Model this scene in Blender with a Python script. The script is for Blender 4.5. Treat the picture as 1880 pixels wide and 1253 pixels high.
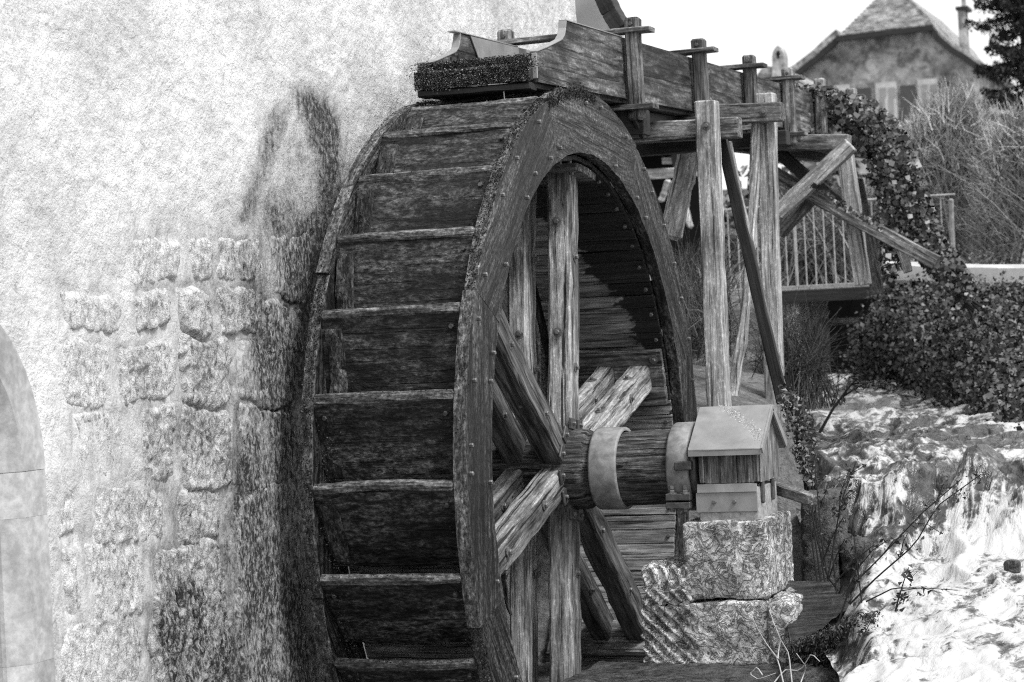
import bpy, math, random
import numpy as np
from mathutils import Matrix, Vector

# ------------------------------------------------------------------ camera, sky, sun, exposure
for o in list(bpy.data.objects):
    bpy.data.objects.remove(o)
SC = bpy.context.scene
COL = SC.collection
FPX, PW, PH = 4200.0, 1880.0, 1253.0
CAM = np.array([3.672, -11.583, 0.700])
YAW, PITCH, ROLL = math.radians(19.683), 0.0, math.radians(-2.8)


def cam_axes():
    f = np.array([-math.sin(YAW) * math.cos(PITCH), math.cos(YAW) * math.cos(PITCH), math.sin(PITCH)])
    r = np.cross(f, [0, 0, 1]); r /= np.linalg.norm(r); u = np.cross(r, f)
    return math.cos(ROLL) * r + math.sin(ROLL) * u, -math.sin(ROLL) * r + math.cos(ROLL) * u, f


CR, CU, CF = cam_axes()
cd = bpy.data.cameras.new('camera')
cam = bpy.data.objects.new('camera', cd)
COL.objects.link(cam)
cam.matrix_world = Matrix(((CR[0], CU[0], -CF[0], CAM[0]), (CR[1], CU[1], -CF[1], CAM[1]), (CR[2], CU[2], -CF[2], CAM[2]), (0, 0, 0, 1)))
cd.sensor_width = 36.0
cd.lens = 36.0 * FPX / PW
cd.clip_end = 3000
cd.dof.use_dof = True
cd.dof.focus_distance = 10.7
cd.dof.aperture_fstop = 5.0
SC.camera = cam

SUN_EL, SUN_AZ = math.radians(55), math.radians(112)      # azimuth from +Y towards +X
world = bpy.data.worlds.new('World')
SC.world = world
world.use_nodes = True
wn = world.node_tree
wn.nodes.clear()
sky = wn.nodes.new('ShaderNodeTexSky'); sky.sky_type = 'NISHITA'; sky.sun_disc = False
sky.sun_elevation = SUN_EL; sky.sun_rotation = SUN_AZ; sky.air_density = 1.0; sky.dust_density = 4.0
bw = wn.nodes.new('ShaderNodeRGBToBW')
mxo = wn.nodes.new('ShaderNodeMix'); mxo.data_type = 'FLOAT'; mxo.inputs[0].default_value = 0.65; mxo.inputs[3].default_value = 7.0
bg = wn.nodes.new('ShaderNodeBackground'); bg.inputs['Strength'].default_value = 0.10
wo = wn.nodes.new('ShaderNodeOutputWorld')
wn.links.new(sky.outputs[0], bw.inputs[0]); wn.links.new(bw.outputs[0], mxo.inputs[2])
wn.links.new(mxo.outputs[0], bg.inputs['Color']); wn.links.new(bg.outputs[0], wo.inputs[0])

sd = bpy.data.lights.new('sun', 'SUN'); sd.energy = 1.5; sd.angle = math.radians(14); sd.color = (1, 1, 1)
sun = bpy.data.objects.new('sun', sd); COL.objects.link(sun)
sdir = Vector((math.sin(SUN_AZ) * math.cos(SUN_EL), math.cos(SUN_AZ) * math.cos(SUN_EL), math.sin(SUN_EL)))
sun.rotation_euler = sdir.to_track_quat('Z', 'Y').to_euler()
sun.location = (6, -8, 12)
SC.view_settings.view_transform = 'Standard'
SC.view_settings.look = 'None'
SC.view_settings.gamma = 1.0
SC.view_settings.exposure = 1.12
SC.view_settings.use_curve_mapping = False
SC.render.engine = 'CYCLES'
SC.cycles.use_denoising = False
SC.cycles.filter_width = 1.1
SC.cycles.sample_clamp_direct = 4.0
SC.cycles.sample_clamp_indirect = 3.0
SC.cycles.max_bounces = 5
SC.cycles.transparent_max_bounces = 6

RNG = np.random.RandomState(7)
random.seed(7)


# ------------------------------------------------------------------ geometry helpers
def U(px, py, X=None, Y=None, Z=None):
    """point of the place behind a photograph pixel, on a plane of known X, Y or Z"""
    d = CF + CR * (px - 940) / FPX + CU * (626.5 - py) / FPX
    t = (X - CAM[0]) / d[0] if X is not None else ((Y - CAM[1]) / d[1] if Y is not None else (Z - CAM[2]) / d[2])
    return CAM + d * t


def to_px(P):
    D = np.asarray(P) - CAM
    z = D @ CF
    return 940 + FPX * (D @ CR) / z, 626.5 - FPX * (D @ CU) / z


def _hash(ix, iy, iz, seed):
    h = (ix.astype(np.uint32) * np.uint32(374761393) + iy.astype(np.uint32) * np.uint32(668265263) + iz.astype(np.uint32) * np.uint32(2246822519) + np.uint32(seed * 3266489917 & 0xffffffff))
    h = (h ^ (h >> np.uint32(13))) * np.uint32(1274126177)
    h = h ^ (h >> np.uint32(16))
    return (h & np.uint32(0xffffff)).astype(np.float64) / 0xffffff


def vnoise(P, seed=0):
    P = np.asarray(P, float)
    i = np.floor(P).astype(np.int64); f = P - i
    f = f * f * (3 - 2 * f)
    out = 0
    for dx in (0, 1):
        wx = f[..., 0] if dx else 1 - f[..., 0]
        for dy in (0, 1):
            wy = f[..., 1] if dy else 1 - f[..., 1]
            for dz in (0, 1):
                wz = f[..., 2] if dz else 1 - f[..., 2]
                out = out + wx * wy * wz * _hash(i[..., 0] + dx, i[..., 1] + dy, i[..., 2] + dz, seed)
    return out * 2 - 1


def fbm(P, scale=1.0, octv=4, seed=0, gain=.5):
    P = np.asarray(P, float) * scale
    a, s, tot = 1.0, 0, 0
    for k in range(octv):
        s = s + a * vnoise(P * (2.03 ** k) + 17.3 * k, seed + k); tot += a; a *= gain
    return s / tot


def sstep(a, b, x):
    t = np.clip((x - a) / (b - a), 0, 1)
    return t * t * (3 - 2 * t)


WM = {}


def place(ob, M, parent=None):
    WM[ob.name] = M
    if parent is not None:
        ob.parent = parent
        ob.matrix_basis = WM[parent.name].inverted() @ M
    else:
        ob.matrix_basis = M
    return ob


def tag(o, label=None, cat=None, group=None, kind=None):
    if label: o['label'] = label
    if cat: o['category'] = cat
    if group: o['group'] = group
    if kind: o['kind'] = kind
    return o


def root(name, loc, label, cat, group=None):
    o = bpy.data.objects.new(name, None)
    o.empty_display_size = .2
    COL.objects.link(o)
    place(o, Matrix.Translation(Vector([float(c) for c in loc])))
    return tag(o, label, cat, group)


def mk_mesh(name, V, F, mat, smooth=False, attrs=None):
    me = bpy.data.meshes.new(name)
    V = np.asarray(V, float)
    if isinstance(F, np.ndarray):
        n, k = F.shape
        me.vertices.add(len(V)); me.vertices.foreach_set('co', V.ravel())
        me.loops.add(n * k); me.loops.foreach_set('vertex_index', F.ravel().astype(np.int32))
        me.polygons.add(n)
        me.polygons.foreach_set('loop_start', np.arange(0, n * k, k, dtype=np.int32))
        me.polygons.foreach_set('loop_total', np.full(n, k, dtype=np.int32))
        me.update(calc_edges=True)
    else:
        me.from_pydata([tuple(v) for v in V], [], F)
    if smooth:
        me.polygons.foreach_set('use_smooth', np.ones(len(me.polygons), bool))
    for an, (dom, arr) in (attrs or {}).items():
        a = me.attributes.new(an, 'FLOAT', dom)
        a.data.foreach_set('value', np.asarray(arr, np.float32))
    if mat is not None:
        me.materials.append(mat)
    me.update()
    return me


def link(name, me, M=None, parent=None):
    o = bpy.data.objects.new(name, me)
    COL.objects.link(o)
    return place(o, M if M is not None else Matrix.Identity(4), parent)


def frame(p0, p1, up=(0, 0, 1)):
    p0, p1 = Vector([float(c) for c in p0]), Vector([float(c) for c in p1])
    x = (p1 - p0).normalized(); u = Vector(up)
    y = u.cross(x)
    if y.length < 1e-4: y = Vector((0, 1, 0)).cross(x)
    y.normalize(); z = x.cross(y)
    c = (p0 + p1) / 2
    return Matrix(((x.x, y.x, z.x, c.x), (x.y, y.y, z.y, c.y), (x.z, y.z, z.z, c.z), (0, 0, 0, 1))), (p1 - p0).length


def board_mesh(L, w, t, mat, cham=.006, seg=6, jit=.003, seed=0, taper=1.0):
    rs = np.random.RandomState(seed)
    cham = min(cham, w * .3, t * .3)
    sec = np.array([(-w / 2 + cham, -t / 2), (w / 2 - cham, -t / 2), (w / 2, -t / 2 + cham), (w / 2, t / 2 - cham), (w / 2 - cham, t / 2), (-w / 2 + cham, t / 2), (-w / 2, t / 2 - cham), (-w / 2, -t / 2 + cham)])
    V = []
    xs = list(np.linspace(-L / 2 + cham, L / 2 - cham, seg + 1))
    bow = rs.randn(2) * jit * 1.5
    for k, x in enumerate(xs):
        q = (x / (L / 2)); s = 1 + (taper - 1) * (q + 1) / 2
        off = bow * (1 - q * q) + rs.randn(2) * jit * .25
        for y, z in sec * s + rs.randn(8, 2) * jit * .35:
            V.append((x, y + off[0], z + off[1]))
    n = len(xs)
    # inset end rings
    for x, k in ((-L / 2, 0), (L / 2, n - 1)):
        ring = np.array(V[k * 8:k * 8 + 8]); c = ring.mean(0)
        for p in ring:
            d = (p - c); l = np.linalg.norm(d[1:]); d = d * max(0, (l - cham) / l)
            V.append((x + rs.randn() * jit * .2, c[1] + d[1], c[2] + d[2]))
    F = []
    for k in range(n - 1):
        for j in range(8):
            a, b = k * 8 + j, k * 8 + (j + 1) % 8
            F.append((a, b, b + 8, a + 8))
    e0, e1 = n * 8, n * 8 + 8
    for j in range(8):
        F.append((e0 + j, e0 + (j + 1) % 8, (j + 1) % 8, j))
        F.append(((n - 1) * 8 + j, (n - 1) * 8 + (j + 1) % 8, e1 + (j + 1) % 8, e1 + j))
    F.append(tuple(e0 + j for j in range(7, -1, -1)))
    F.append(tuple(e1 + j for j in range(8)))
    return mk_mesh('board', V, F, mat)


_seed = [100]


def board(name, p0, p1, w, t, mat, parent=None, up=(0, 0, 1), cham=.006, seg=6, jit=.003, taper=1.0):
    M, L = frame(p0, p1, up)
    _seed[0] += 1
    return link(name, board_mesh(L, w, t, mat, cham, seg, jit, _seed[0], taper), M, parent)


def box(name, x0, x1, y0, y1, z0, z1, mat, parent=None, cham=.004, jit=.001):
    """box with its grain along the longest side"""
    c = ((x0 + x1) / 2, (y0 + y1) / 2, (z0 + z1) / 2)
    d = (x1 - x0, y1 - y0, z1 - z0); k = int(np.argmax(d))
    if k == 0: return board(name, (x0, c[1], c[2]), (x1, c[1], c[2]), d[1], d[2], mat, parent, (0, 0, 1), cham, 3, jit)
    if k == 1: return board(name, (c[0], y0, c[2]), (c[0], y1, c[2]), d[0], d[2], mat, parent, (0, 0, 1), cham, 3, jit)
    return board(name, (c[0], c[1], z0), (c[0], c[1], z1), d[0], d[1], mat, parent, (0, 1, 0), cham, 3, jit)


def lathe_mesh(prof, mat, n=48, jit=0, seed=0, smooth=True):
    """profile of (x, r) turned about local X"""
    prof = np.array(prof, float)
    a = np.linspace(0, 2 * math.pi, n, endpoint=False)
    V = np.zeros((len(prof), n, 3))
    V[..., 0] = prof[:, 0:1]; V[..., 1] = prof[:, 1:2] * np.cos(a); V[..., 2] = prof[:, 1:2] * np.sin(a)
    if jit:
        d = fbm(V.reshape(-1, 3), 9, 3, seed).reshape(len(prof), n) * jit
        V[..., 1] += d * np.cos(a); V[..., 2] += d * np.sin(a)
    idx = np.arange(len(prof) * n).reshape(len(prof), n)
    F = np.stack([idx[:-1], idx[1:], np.roll(idx, -1, 1)[1:], np.roll(idx, -1, 1)[:-1]], -1).reshape(-1, 4)
    return mk_mesh('lathe', V.reshape(-1, 3), F, mat, smooth)


def grid_faces(ny, nx):
    i = np.arange(ny * nx).reshape(ny, nx)
    return np.stack([i[:-1, :-1], i[:-1, 1:], i[1:, 1:], i[1:, :-1]], -1).reshape(-1, 4)


def rough_block(name, x0, x1, y0, y1, z0, z1, mat, parent=None, amp=.02, rad=.04, step=.02, seed=0, extra=None):
    c = np.array([(x0 + x1) / 2, (y0 + y1) / 2, (z0 + z1) / 2]); h = np.array([x1 - x0, y1 - y0, z1 - z0]) / 2
    Vs, Fs, off = [], [], 0
    for ax in range(3):
        b, d = [k for k in range(3) if k != ax]
        nb, nd = max(3, int(2 * h[b] / step) + 1), max(3, int(2 * h[d] / step) + 1)
        for s in (-1, 1):
            g = np.zeros((nb, nd, 3))
            g[..., b] = np.linspace(-h[b], h[b], nb)[:, None]; g[..., d] = np.linspace(-h[d], h[d], nd)[None]; g[..., ax] = s * h[ax]
            f = grid_faces(nb, nd)
            flip = (s > 0) == (ax == 1)
            if flip: f = f[:, ::-1]
            Vs.append(g.reshape(-1, 3)); Fs.append(f + off); off += nb * nd
    V = np.concatenate(Vs); F = np.concatenate(Fs)
    key, inv = np.unique(np.round(V, 5), axis=0, return_inverse=True)
    V = key; F = inv.reshape(-1)[F]
    inner = np.clip(V, -(h - rad), h - rad)
    n = V - inner; l = np.linalg.norm(n, axis=1)[:, None]; n = n / np.maximum(l, 1e-6)
    Vw = inner + n * rad
    W = Vw + c
    dsp = fbm(W, 7, 5, seed, .55) * amp + np.abs(fbm(W, 16, 3, seed + 9)) * amp * -.7
    if extra is not None: dsp = dsp + extra(W)
    Vw = Vw + n * dsp[:, None]
    return link(name, mk_mesh(name, Vw, F, mat, True), Matrix.Translation(Vector(c)), parent)


def tube_mesh_arrays(pts, r0, r1, n=5):
    pts = np.asarray(pts, float); m = len(pts)
    t = np.gradient(pts, axis=0); t /= np.linalg.norm(t, axis=1)[:, None] + 1e-9
    ref = np.array([0.31, .77, .55])
    a = np.cross(t, ref); a /= np.linalg.norm(a, axis=1)[:, None] + 1e-9; b = np.cross(t, a)
    r = np.linspace(r0, r1, m)[:, None, None]
    ang = np.linspace(0, 2 * math.pi, n, endpoint=False)
    V = pts[:, None] + r * (a[:, None] * np.cos(ang)[None, :, None] + b[:, None] * np.sin(ang)[None, :, None])
    i = np.arange(m * n).reshape(m, n); j = np.roll(i, -1, 1)
    F = np.stack([i[:-1], j[:-1], j[1:], i[1:]], -1).reshape(-1, 4)
    return V.reshape(-1, 3), F


class Soup:
    def __init__(s): s.V, s.F, s.A, s.n = [], [], [], 0

    def add(s, V, F, a=0.5):
        s.V.append(V); s.F.append(F + s.n); s.A.append(np.full(len(F), a) if np.isscalar(a) else a); s.n += len(V)

    def tube(s, pts, r0, r1, n=4, a=.5):
        V, F = tube_mesh_arrays(pts, r0, r1, n); s.add(V, F, a)

    def mesh(s, name, mat, smooth=False):
        return mk_mesh(name, np.concatenate(s.V), np.concatenate(s.F), mat, smooth, {'v': ('FACE', np.concatenate(s.A))})


def leaves(P, size, rs, normal=None, spread=.8, ratio=.9, fold=.25):
    """leaf-shaped folded quads at points P -> vertices, quad faces, one value per face"""
    n = len(P)
    nrm = rs.randn(n, 3) * spread
    if normal is not None: nrm = nrm + np.asarray(normal)
    nrm /= np.linalg.norm(nrm, axis=1)[:, None] + 1e-9
    t = np.cross(nrm, rs.randn(n, 3)); t /= np.linalg.norm(t, axis=1)[:, None] + 1e-9
    b = np.cross(nrm, t)
    s = (size * (.55 + .75 * rs.rand(n)))[:, None]
    base, tip = P - t * s * .5, P + t * s * .6
    l = P + b * s * .5 * ratio + nrm * s * fold - t * s * .1; r = P - b * s * .5 * ratio + nrm * s * fold - t * s * .1
    V = np.stack([base, l, tip, r], 1).reshape(-1, 3)
    i = np.arange(n) * 4
    F = np.stack([i, i + 1, i + 2, i + 3], -1)
    return V, F, rs.rand(n)


# ------------------------------------------------------------------ materials (all greys: the photograph is black and white)
def g(v): return (v, v, v, 1)


class NT:
    def __init__(s, name, rough=.8, spec=.3):
        s.m = bpy.data.materials.new(name); s.m.use_nodes = True
        s.t = s.m.node_tree; s.t.nodes.clear()
        s.o = s.t.nodes.new('ShaderNodeOutputMaterial'); s.b = s.t.nodes.new('ShaderNodeBsdfPrincipled')
        s.t.links.new(s.b.outputs[0], s.o.inputs[0])
        s.b.inputs['Roughness'].default_value = rough; s.b.inputs['Specular IOR Level'].default_value = spec

    def n(s, t, **k):
        nd = s.t.nodes.new(t)
        for a, v in k.items(): setattr(nd, a, v)
        return nd

    def l(s, a, b): s.t.links.new(a, b)

    def coords(s, scale=(1, 1, 1), rnd=True, kind='Object'):
        tc = s.n('ShaderNodeTexCoord'); mp = s.n('ShaderNodeMapping'); mp.inputs['Scale'].default_value = scale
        s.l(tc.outputs[kind], mp.inputs['Vector'])
        if rnd:
            oi = s.n('ShaderNodeObjectInfo'); cb = s.n('ShaderNodeCombineXYZ'); m2 = s.n('ShaderNodeMath', operation='MULTIPLY'); m2.inputs[1].default_value = 37.0
            s.l(oi.outputs['Random'], m2.inputs[0])
            for k in range(3): s.l(m2.outputs[0], cb.inputs[k])
            s.l(cb.outputs[0], mp.inputs['Location'])
        return mp.outputs[0]

    def noise(s, vec, scale, detail=6, rough=.6, dist=0.0):
        nz = s.n('ShaderNodeTexNoise'); nz.inputs['Scale'].default_value = scale; nz.inputs['Detail'].default_value = detail
        nz.inputs['Roughness'].default_value = rough; nz.inputs['Distortion'].default_value = dist
        s.l(vec, nz.inputs['Vector'])
        return nz.outputs['Fac']

    def ramp(s, f, stops):
        r = s.n('ShaderNodeMapRange') if False else s.n('ShaderNodeValToRGB')
        e = r.color_ramp.elements
        while len(e) < len(stops): e.new(.5)
        for k, (p, v) in enumerate(stops): e[k].position = p; e[k].color = g(v)
        s.l(f, r.inputs[0])
        return r.outputs[0]

    def math(s, op, a, b):
        m = s.n('ShaderNodeMath', operation=op)
        for k, x in ((0, a), (1, b)):
            if isinstance(x, (int, float)): m.inputs[k].default_value = x
            else: s.l(x, m.inputs[k])
        return m.outputs[0]

    def mix(s, f, a, b):
        m = s.n('ShaderNodeMix', data_type='FLOAT')
        for k, x in ((0, f), (2, a), (3, b)):
            if isinstance(x, (int, float)): m.inputs[k].default_value = x
            else: s.l(x, m.inputs[k])
        return m.outputs[0]

    def attr(s, name):
        a = s.n('ShaderNodeAttribute', attribute_name=name); return a.outputs['Fac']

    def bump(s, h, strength=.5, dist=.01):
        b = s.n('ShaderNodeBump'); b.inputs['Strength'].default_value = strength; b.inputs['Distance'].default_value = dist
        s.l(h, b.inputs['Height']); s.l(b.outputs[0], s.b.inputs['Normal'])
        return b

    def base(s, c): s.l(c, s.b.inputs['Base Color'])


def m_wood(name, lo, hi, blotch=.5, crack=.6, rough=.75, spec=.3, bump=.5, sc=1.0, rndv=.25, moss=0.0, wet=0.0, st=(2.2, 26)):
    N = NT(name, rough, spec)
    v = N.coords((st[0] * sc, st[1] * sc, st[1] * sc))
    gr = N.noise(v, 1.6, 8, .68, .35)
    c = N.ramp(gr, [(.37, lo), (.5, lo * .55 + hi * .45), (.63, hi)])
    v2 = N.coords((1.3 * sc, 5 * sc, 5 * sc))
    bl = N.ramp(N.noise(v2, 1.2, 6, .65, .3), [(.38, 1 - blotch), (.58, 1.0)])
    c = N.math('MULTIPLY', c, bl)
    v3 = N.coords((.9 * sc, 38 * sc, 38 * sc))
    cr = N.ramp(N.noise(v3, 1.1, 5, .6, .5), [(.37, 1 - crack), (.43, 1.0)])
    c = N.math('MULTIPLY', c, cr)
    if moss:
        sp = N.noise(N.coords((.6, 1, 1)), 60, 6, .75)
        c = N.math('MULTIPLY', c, N.math('ADD', N.ramp(sp, [(.40, 1 - moss), (.5, .8), (.62, 1.0)]), N.math('MULTIPLY', N.ramp(sp, [(.52, 0.0), (.66, 1.0)]), moss * 1.6)))
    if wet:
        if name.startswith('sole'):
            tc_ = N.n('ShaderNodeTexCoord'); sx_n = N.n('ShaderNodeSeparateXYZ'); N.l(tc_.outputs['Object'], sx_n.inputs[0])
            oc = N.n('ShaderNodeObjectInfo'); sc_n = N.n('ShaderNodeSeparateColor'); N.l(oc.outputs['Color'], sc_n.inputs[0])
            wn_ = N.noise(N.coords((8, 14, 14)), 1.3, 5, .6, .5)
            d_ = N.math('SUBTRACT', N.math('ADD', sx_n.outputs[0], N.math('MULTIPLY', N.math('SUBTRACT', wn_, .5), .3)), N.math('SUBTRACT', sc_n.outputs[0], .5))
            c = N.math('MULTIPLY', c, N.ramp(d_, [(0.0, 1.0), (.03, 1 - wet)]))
        else:
            wn_ = N.noise(N.coords((2.6, 6, 6)), 1.3, 4, .6, .5)
            c = N.math('MULTIPLY', c, N.ramp(wn_, [(.47, 1 - wet), (.50, 1.0)]))
    oi = N.n('ShaderNodeObjectInfo')
    c = N.math('MULTIPLY', c, N.mix(oi.outputs['Random'], 1 - rndv, 1 + rndv))
    N.base(c)
    N.bump(N.math('MULTIPLY', gr, cr), bump, .012)
    return N.m


def m_rock(name, lo, hi, sc=1.0, bump=.8, rough=.85, spec=.25, speck=.5):
    N = NT(name, rough, spec)
    v = N.coords((sc, sc, sc))
    a = N.noise(v, 9, 9, .68, .4)
    c = N.ramp(a, [(.38, lo), (.48, (lo + hi) * .5), (.6, hi)])
    b = N.noise(v, 3.2, 5, .6)
    c = N.math('MULTIPLY', c, N.ramp(b, [(.35, .5), (.58, 1.05)]))
    d = N.noise(v, 60, 5, .7)
    c = N.math('MULTIPLY', c, N.ramp(d, [(.36, 1 - speck), (.5, 1), (.66, 1.25)]))
    N.base(c)
    N.bump(N.math('ADD', N.math('MULTIPLY', a, 1.2), N.math('MULTIPLY', d, .35)), bump, .03)
    return N.m


def m_plain(name, val, rough=.6, spec=.4, metal=0.0, var=.25, sc=12, bump=.15):
    N = NT(name, rough, spec)
    N.b.inputs['Metallic'].default_value = metal
    v = N.coords((1, 1, 1))
    a = N.noise(v, sc, 7, .65, .4)
    N.base(N.ramp(a, [(.3, val * (1 - var)), (.7, min(1, val * (1 + var)))]))
    if bump: N.bump(a, bump, .01)
    return N.m


def m_leaf(name, lo, hi, rough=.5, spec=.4, trans=0.0):
    N = NT(name, rough, spec)
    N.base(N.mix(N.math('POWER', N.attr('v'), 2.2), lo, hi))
    return N.m


M = {}
M['bucket'] = m_wood('wet_bucket_wood', .004, .14, .88, .5, .6, .3, 1.0, .8, .3, .9, 0.0, (7, 20))
M['lip'] = m_wood('mossy_lip_wood', .05, .26, .5, .3, .85, .2, .8, 1, .15, .7)
M['rim'] = m_wood('speckled_rim_edge', .04, .22, .4, .3, .85, .2, .8, 1, .1, .75)
M['ring'] = m_wood('dark_ring_wood', .003, .13, .8, .7, .5, .35, 1.0, .7, .1, .9)
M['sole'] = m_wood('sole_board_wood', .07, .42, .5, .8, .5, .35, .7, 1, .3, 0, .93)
M['spoke'] = m_wood('weathered_oak', .08, .6, .65, .9, .7, .3, .6, .9, .3, .25)
M['spoke_dark'] = m_wood('dark_oak', .012, .2, .6, .8, .6, .35, .4, .9, .15)  # darker oak tone for two of the spokes and one flume frame
M['axle'] = m_wood('cracked_axle_wood', .01, .2, .6, .95, .75, .3, 1.0, 1.3, 0, .3)
M['flume'] = m_wood('flume_board_wood', .025, .30, .85, .6, .65, .3, .5, .8, .25, .35, .45)
M['post'] = m_wood('pale_weathered_post', .22, .72, .45, .75, .8, .2, .5, 1, .1, .25)
M['beam'] = m_wood('old_beam_wood', .05, .42, .7, .7, .8, .2, .5, 1, .2, .3)
M['black_wood'] = m_wood('tarred_wood', .008, .03, .3, .3, .6, .4, .3, 1, .1)
M['box_wood'] = m_wood('box_board_wood', .05, .36, .4, .6, .7, .3, .4, 1.3, .15, .2)
def m_pier():
    N = NT('pier_limestone', .88, .2)
    v = N.coords((1, 1, 1))
    a = N.noise(v, 11, 7, .66, .6); b = N.noise(v, 4, 5, .6); d = N.noise(v, 75, 5, .7)
    e1 = N.math('ABSOLUTE', N.math('SUBTRACT', N.noise(v, 15, 6, .62, 1.4), .5), 0.0)
    e2 = N.math('ABSOLUTE', N.math('SUBTRACT', N.noise(v, 34, 5, .62, 1.0), .5), 0.0)
    c = N.math('MULTIPLY', N.ramp(a, [(.36, .34), (.6, .82)]), N.ramp(d, [(.38, .72), (.5, 1.0), (.62, 1.12)]))
    c = N.math('MULTIPLY', c, N.math('MULTIPLY', N.ramp(e1, [(.0, .25), (.016, 1.0)]), N.ramp(e2, [(.0, .7), (.02, 1.0)])))
    c = N.math('MULTIPLY', c, N.ramp(b, [(.34, .55), (.5, 1.0)]))
    N.base(c)
    N.bump(N.math('ADD', N.math('MULTIPLY', N.ramp(e1, [(0, 0), (.05, 1)]), .7), N.math('ADD', a, N.math('MULTIPLY', d, .3))), 1.0, .022)
    return N.m


M['stone'] = m_pier()
M['wet_plank'] = m_wood('wet_ledge_wood', .006, .11, .6, .5, .16, .5, .6, .7, .1, .4)
M['rock_dark'] = m_rock('wet_dark_rock', .008, .12, 1.8, 1.0, .38, .4, .7)
M['metal'] = m_plain('worn_grey_metal', .24, .6, .4, .15, .5, 14, .15)
M['metal_dark'] = m_plain('dark_iron', .09, .5, .5, .5, .5, 20, .2)
M['bolt'] = m_plain('bolt_steel', .14, .5, .5, .3, .6, 40, .1)
M['zinc'] = m_plain('zinc_sheet', .27, .5, .4, .2, .25, 7, .05)
M['concrete'] = m_plain('concrete', .30, .9, .2, 0, .4, 40, .4)
M['moss'] = m_leaf('moss_blades', .012, .34, .8, .15)
M['ivy'] = m_leaf('ivy_leaf', .006, .15, .38, .5)
M['ivybank'] = m_leaf('bank_ivy_leaf', .004, .17, .45, .4)
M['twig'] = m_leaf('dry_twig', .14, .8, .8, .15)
M['weed'] = m_leaf('dry_weed', .02, .12, .8, .15)
M['root'] = m_leaf('pale_root', .35, .7, .8, .15)
M['needle'] = m_leaf('spruce_needle', .012, .09, .7, .15)
M['brush'] = m_leaf('dry_brush', .03, .34, .8, .15)


def m_plaster():
    N = NT('rough_plaster', .9, .12)
    v = N.coords((1, 1, 1), False)
    fine = N.noise(v, 120, 4, .6, .3)
    med = N.noise(v, 48, 5, .65, .5)
    big = N.noise(v, 2.2, 5, .6)
    st = N.attr('stain'); bare = N.attr('bare')
    clean = N.math('MULTIPLY', N.ramp(big, [(.36, .60), (.58, .76)]), N.math('MULTIPLY', N.ramp(med, [(.33, .68), (.45, 1.0)]), N.ramp(N.noise(N.coords((1, 1.2, 3), False), 6, 6, .65, .8), [(.4, .86), (.52, 1.0)])))
    mort = N.math('MULTIPLY', N.ramp(N.noise(N.coords((1, 1.6, .7), False), 9, 6, .6, .4), [(.36, .38), (.62, .66)]), N.ramp(fine, [(.36, .75), (.5, 1.0)]))
    c = N.mix(bare, clean, mort)
    sn = N.noise(v, 30, 8, .8, .3)
    s2 = N.math('MULTIPLY', st, N.ramp(sn, [(.32, 1.35), (.66, .45)]))
    s2 = N.math('MINIMUM', s2, .96)
    c = N.mix(s2, c, .018)
    N.base(c)
    brd = N.noise(N.coords((1, 1.3, 1), False), 17, 4, .55, .9)
    N.bump(N.math('ADD', N.math('MULTIPLY', brd, .7), N.math('ADD', N.math('MULTIPLY', med, N.mix(bare, .8, .35)), N.math('MULTIPLY', fine, N.mix(bare, .3, .15)))), .75, .018)
    return N.m


def m_wallstone(name='exposed_wall_stone', lo=.26, mid=.58, hi=.84, bmp=1.0):
    N = NT(name, .9, .15)
    v = N.coords((1, 1, 1), False)
    a = N.noise(N.coords((1, 1.4, .8), False), 38, 8, .70, .5); b = N.noise(v, 6, 5, .6); d = N.noise(v, 110, 4, .6)
    c = N.ramp(a, [(.32, lo), (.42, mid), (.56, hi)])
    c = N.math('MULTIPLY', c, N.ramp(b, [(.35, .8), (.6, 1.05)]))
    st = N.attr('stain')
    s2 = N.math('MINIMUM', N.math('MULTIPLY', st, N.ramp(a, [(.34, 1.3), (.62, .5)])), .96)
    c = N.mix(s2, c, .014)
    N.base(c)
    N.bump(N.math('ADD', a, N.math('MULTIPLY', d, .4)), bmp, .022)
    return N.m


M['plaster'] = m_plaster()
M['wallstone'] = m_wallstone()
M['wallstone_smooth'] = m_wallstone('worn_wall_stone', .38, .55, .68, .5)
M['ashlar'] = m_rock('dressed_sandstone', .44, .5, .4, .15, .9, .15, .18)


def m_water():
    """dark glossy water; where it breaks, matt foam in strands and patches"""
    N = NT('stream_water', .1, .5)
    f = N.attr('foam'); stp = N.attr('steep')
    v = N.coords((1, .55, .55), False); vs = N.coords((1, .16, .16), False)
    n = N.noise(v, 6, 5, .58, 1.0); ns = N.noise(vs, 15, 6, .64, .8); n2 = N.noise(v, 20, 5, .6, .5); n3 = N.noise(v, 80, 3, .6, .2)
    t = N.mix(stp, n, ns)
    ln = N.ramp(N.math('ABSOLUTE', N.math('SUBTRACT', N.noise(v, 9, 5, .58, 1.4), .5), 0.0), [(0.0, 1.0), (.035, 0.0)])
    k = N.math('ADD', N.math('ADD', N.math('MULTIPLY', N.math('SUBTRACT', t, .5), 2.5), N.math('MULTIPLY', N.math('SUBTRACT', n2, .5), 1.3)), N.math('ADD', f, N.math('MULTIPLY', ln, .16)))
    k = N.math('ADD', k, N.math('MULTIPLY', N.math('SUBTRACT', n3, .5), .3))
    m = N.ramp(k, [(.36, 0.0), (.50, .35), (.68, 1.0)])
    wat = N.ramp(n2, [(.38, .008), (.62, .05)])
    fo = N.ramp(k, [(.5, .24), (.82, .48)])
    N.base(N.mix(m, wat, fo))
    N.l(N.mix(m, .17, .65), N.b.inputs['Roughness'])
    h = N.math('ADD', N.math('MULTIPLY', t, 1.0), N.math('MULTIPLY', n2, .35))
    N.bump(h, .6, .05)
    return N.m


M['water'] = m_water()


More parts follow.
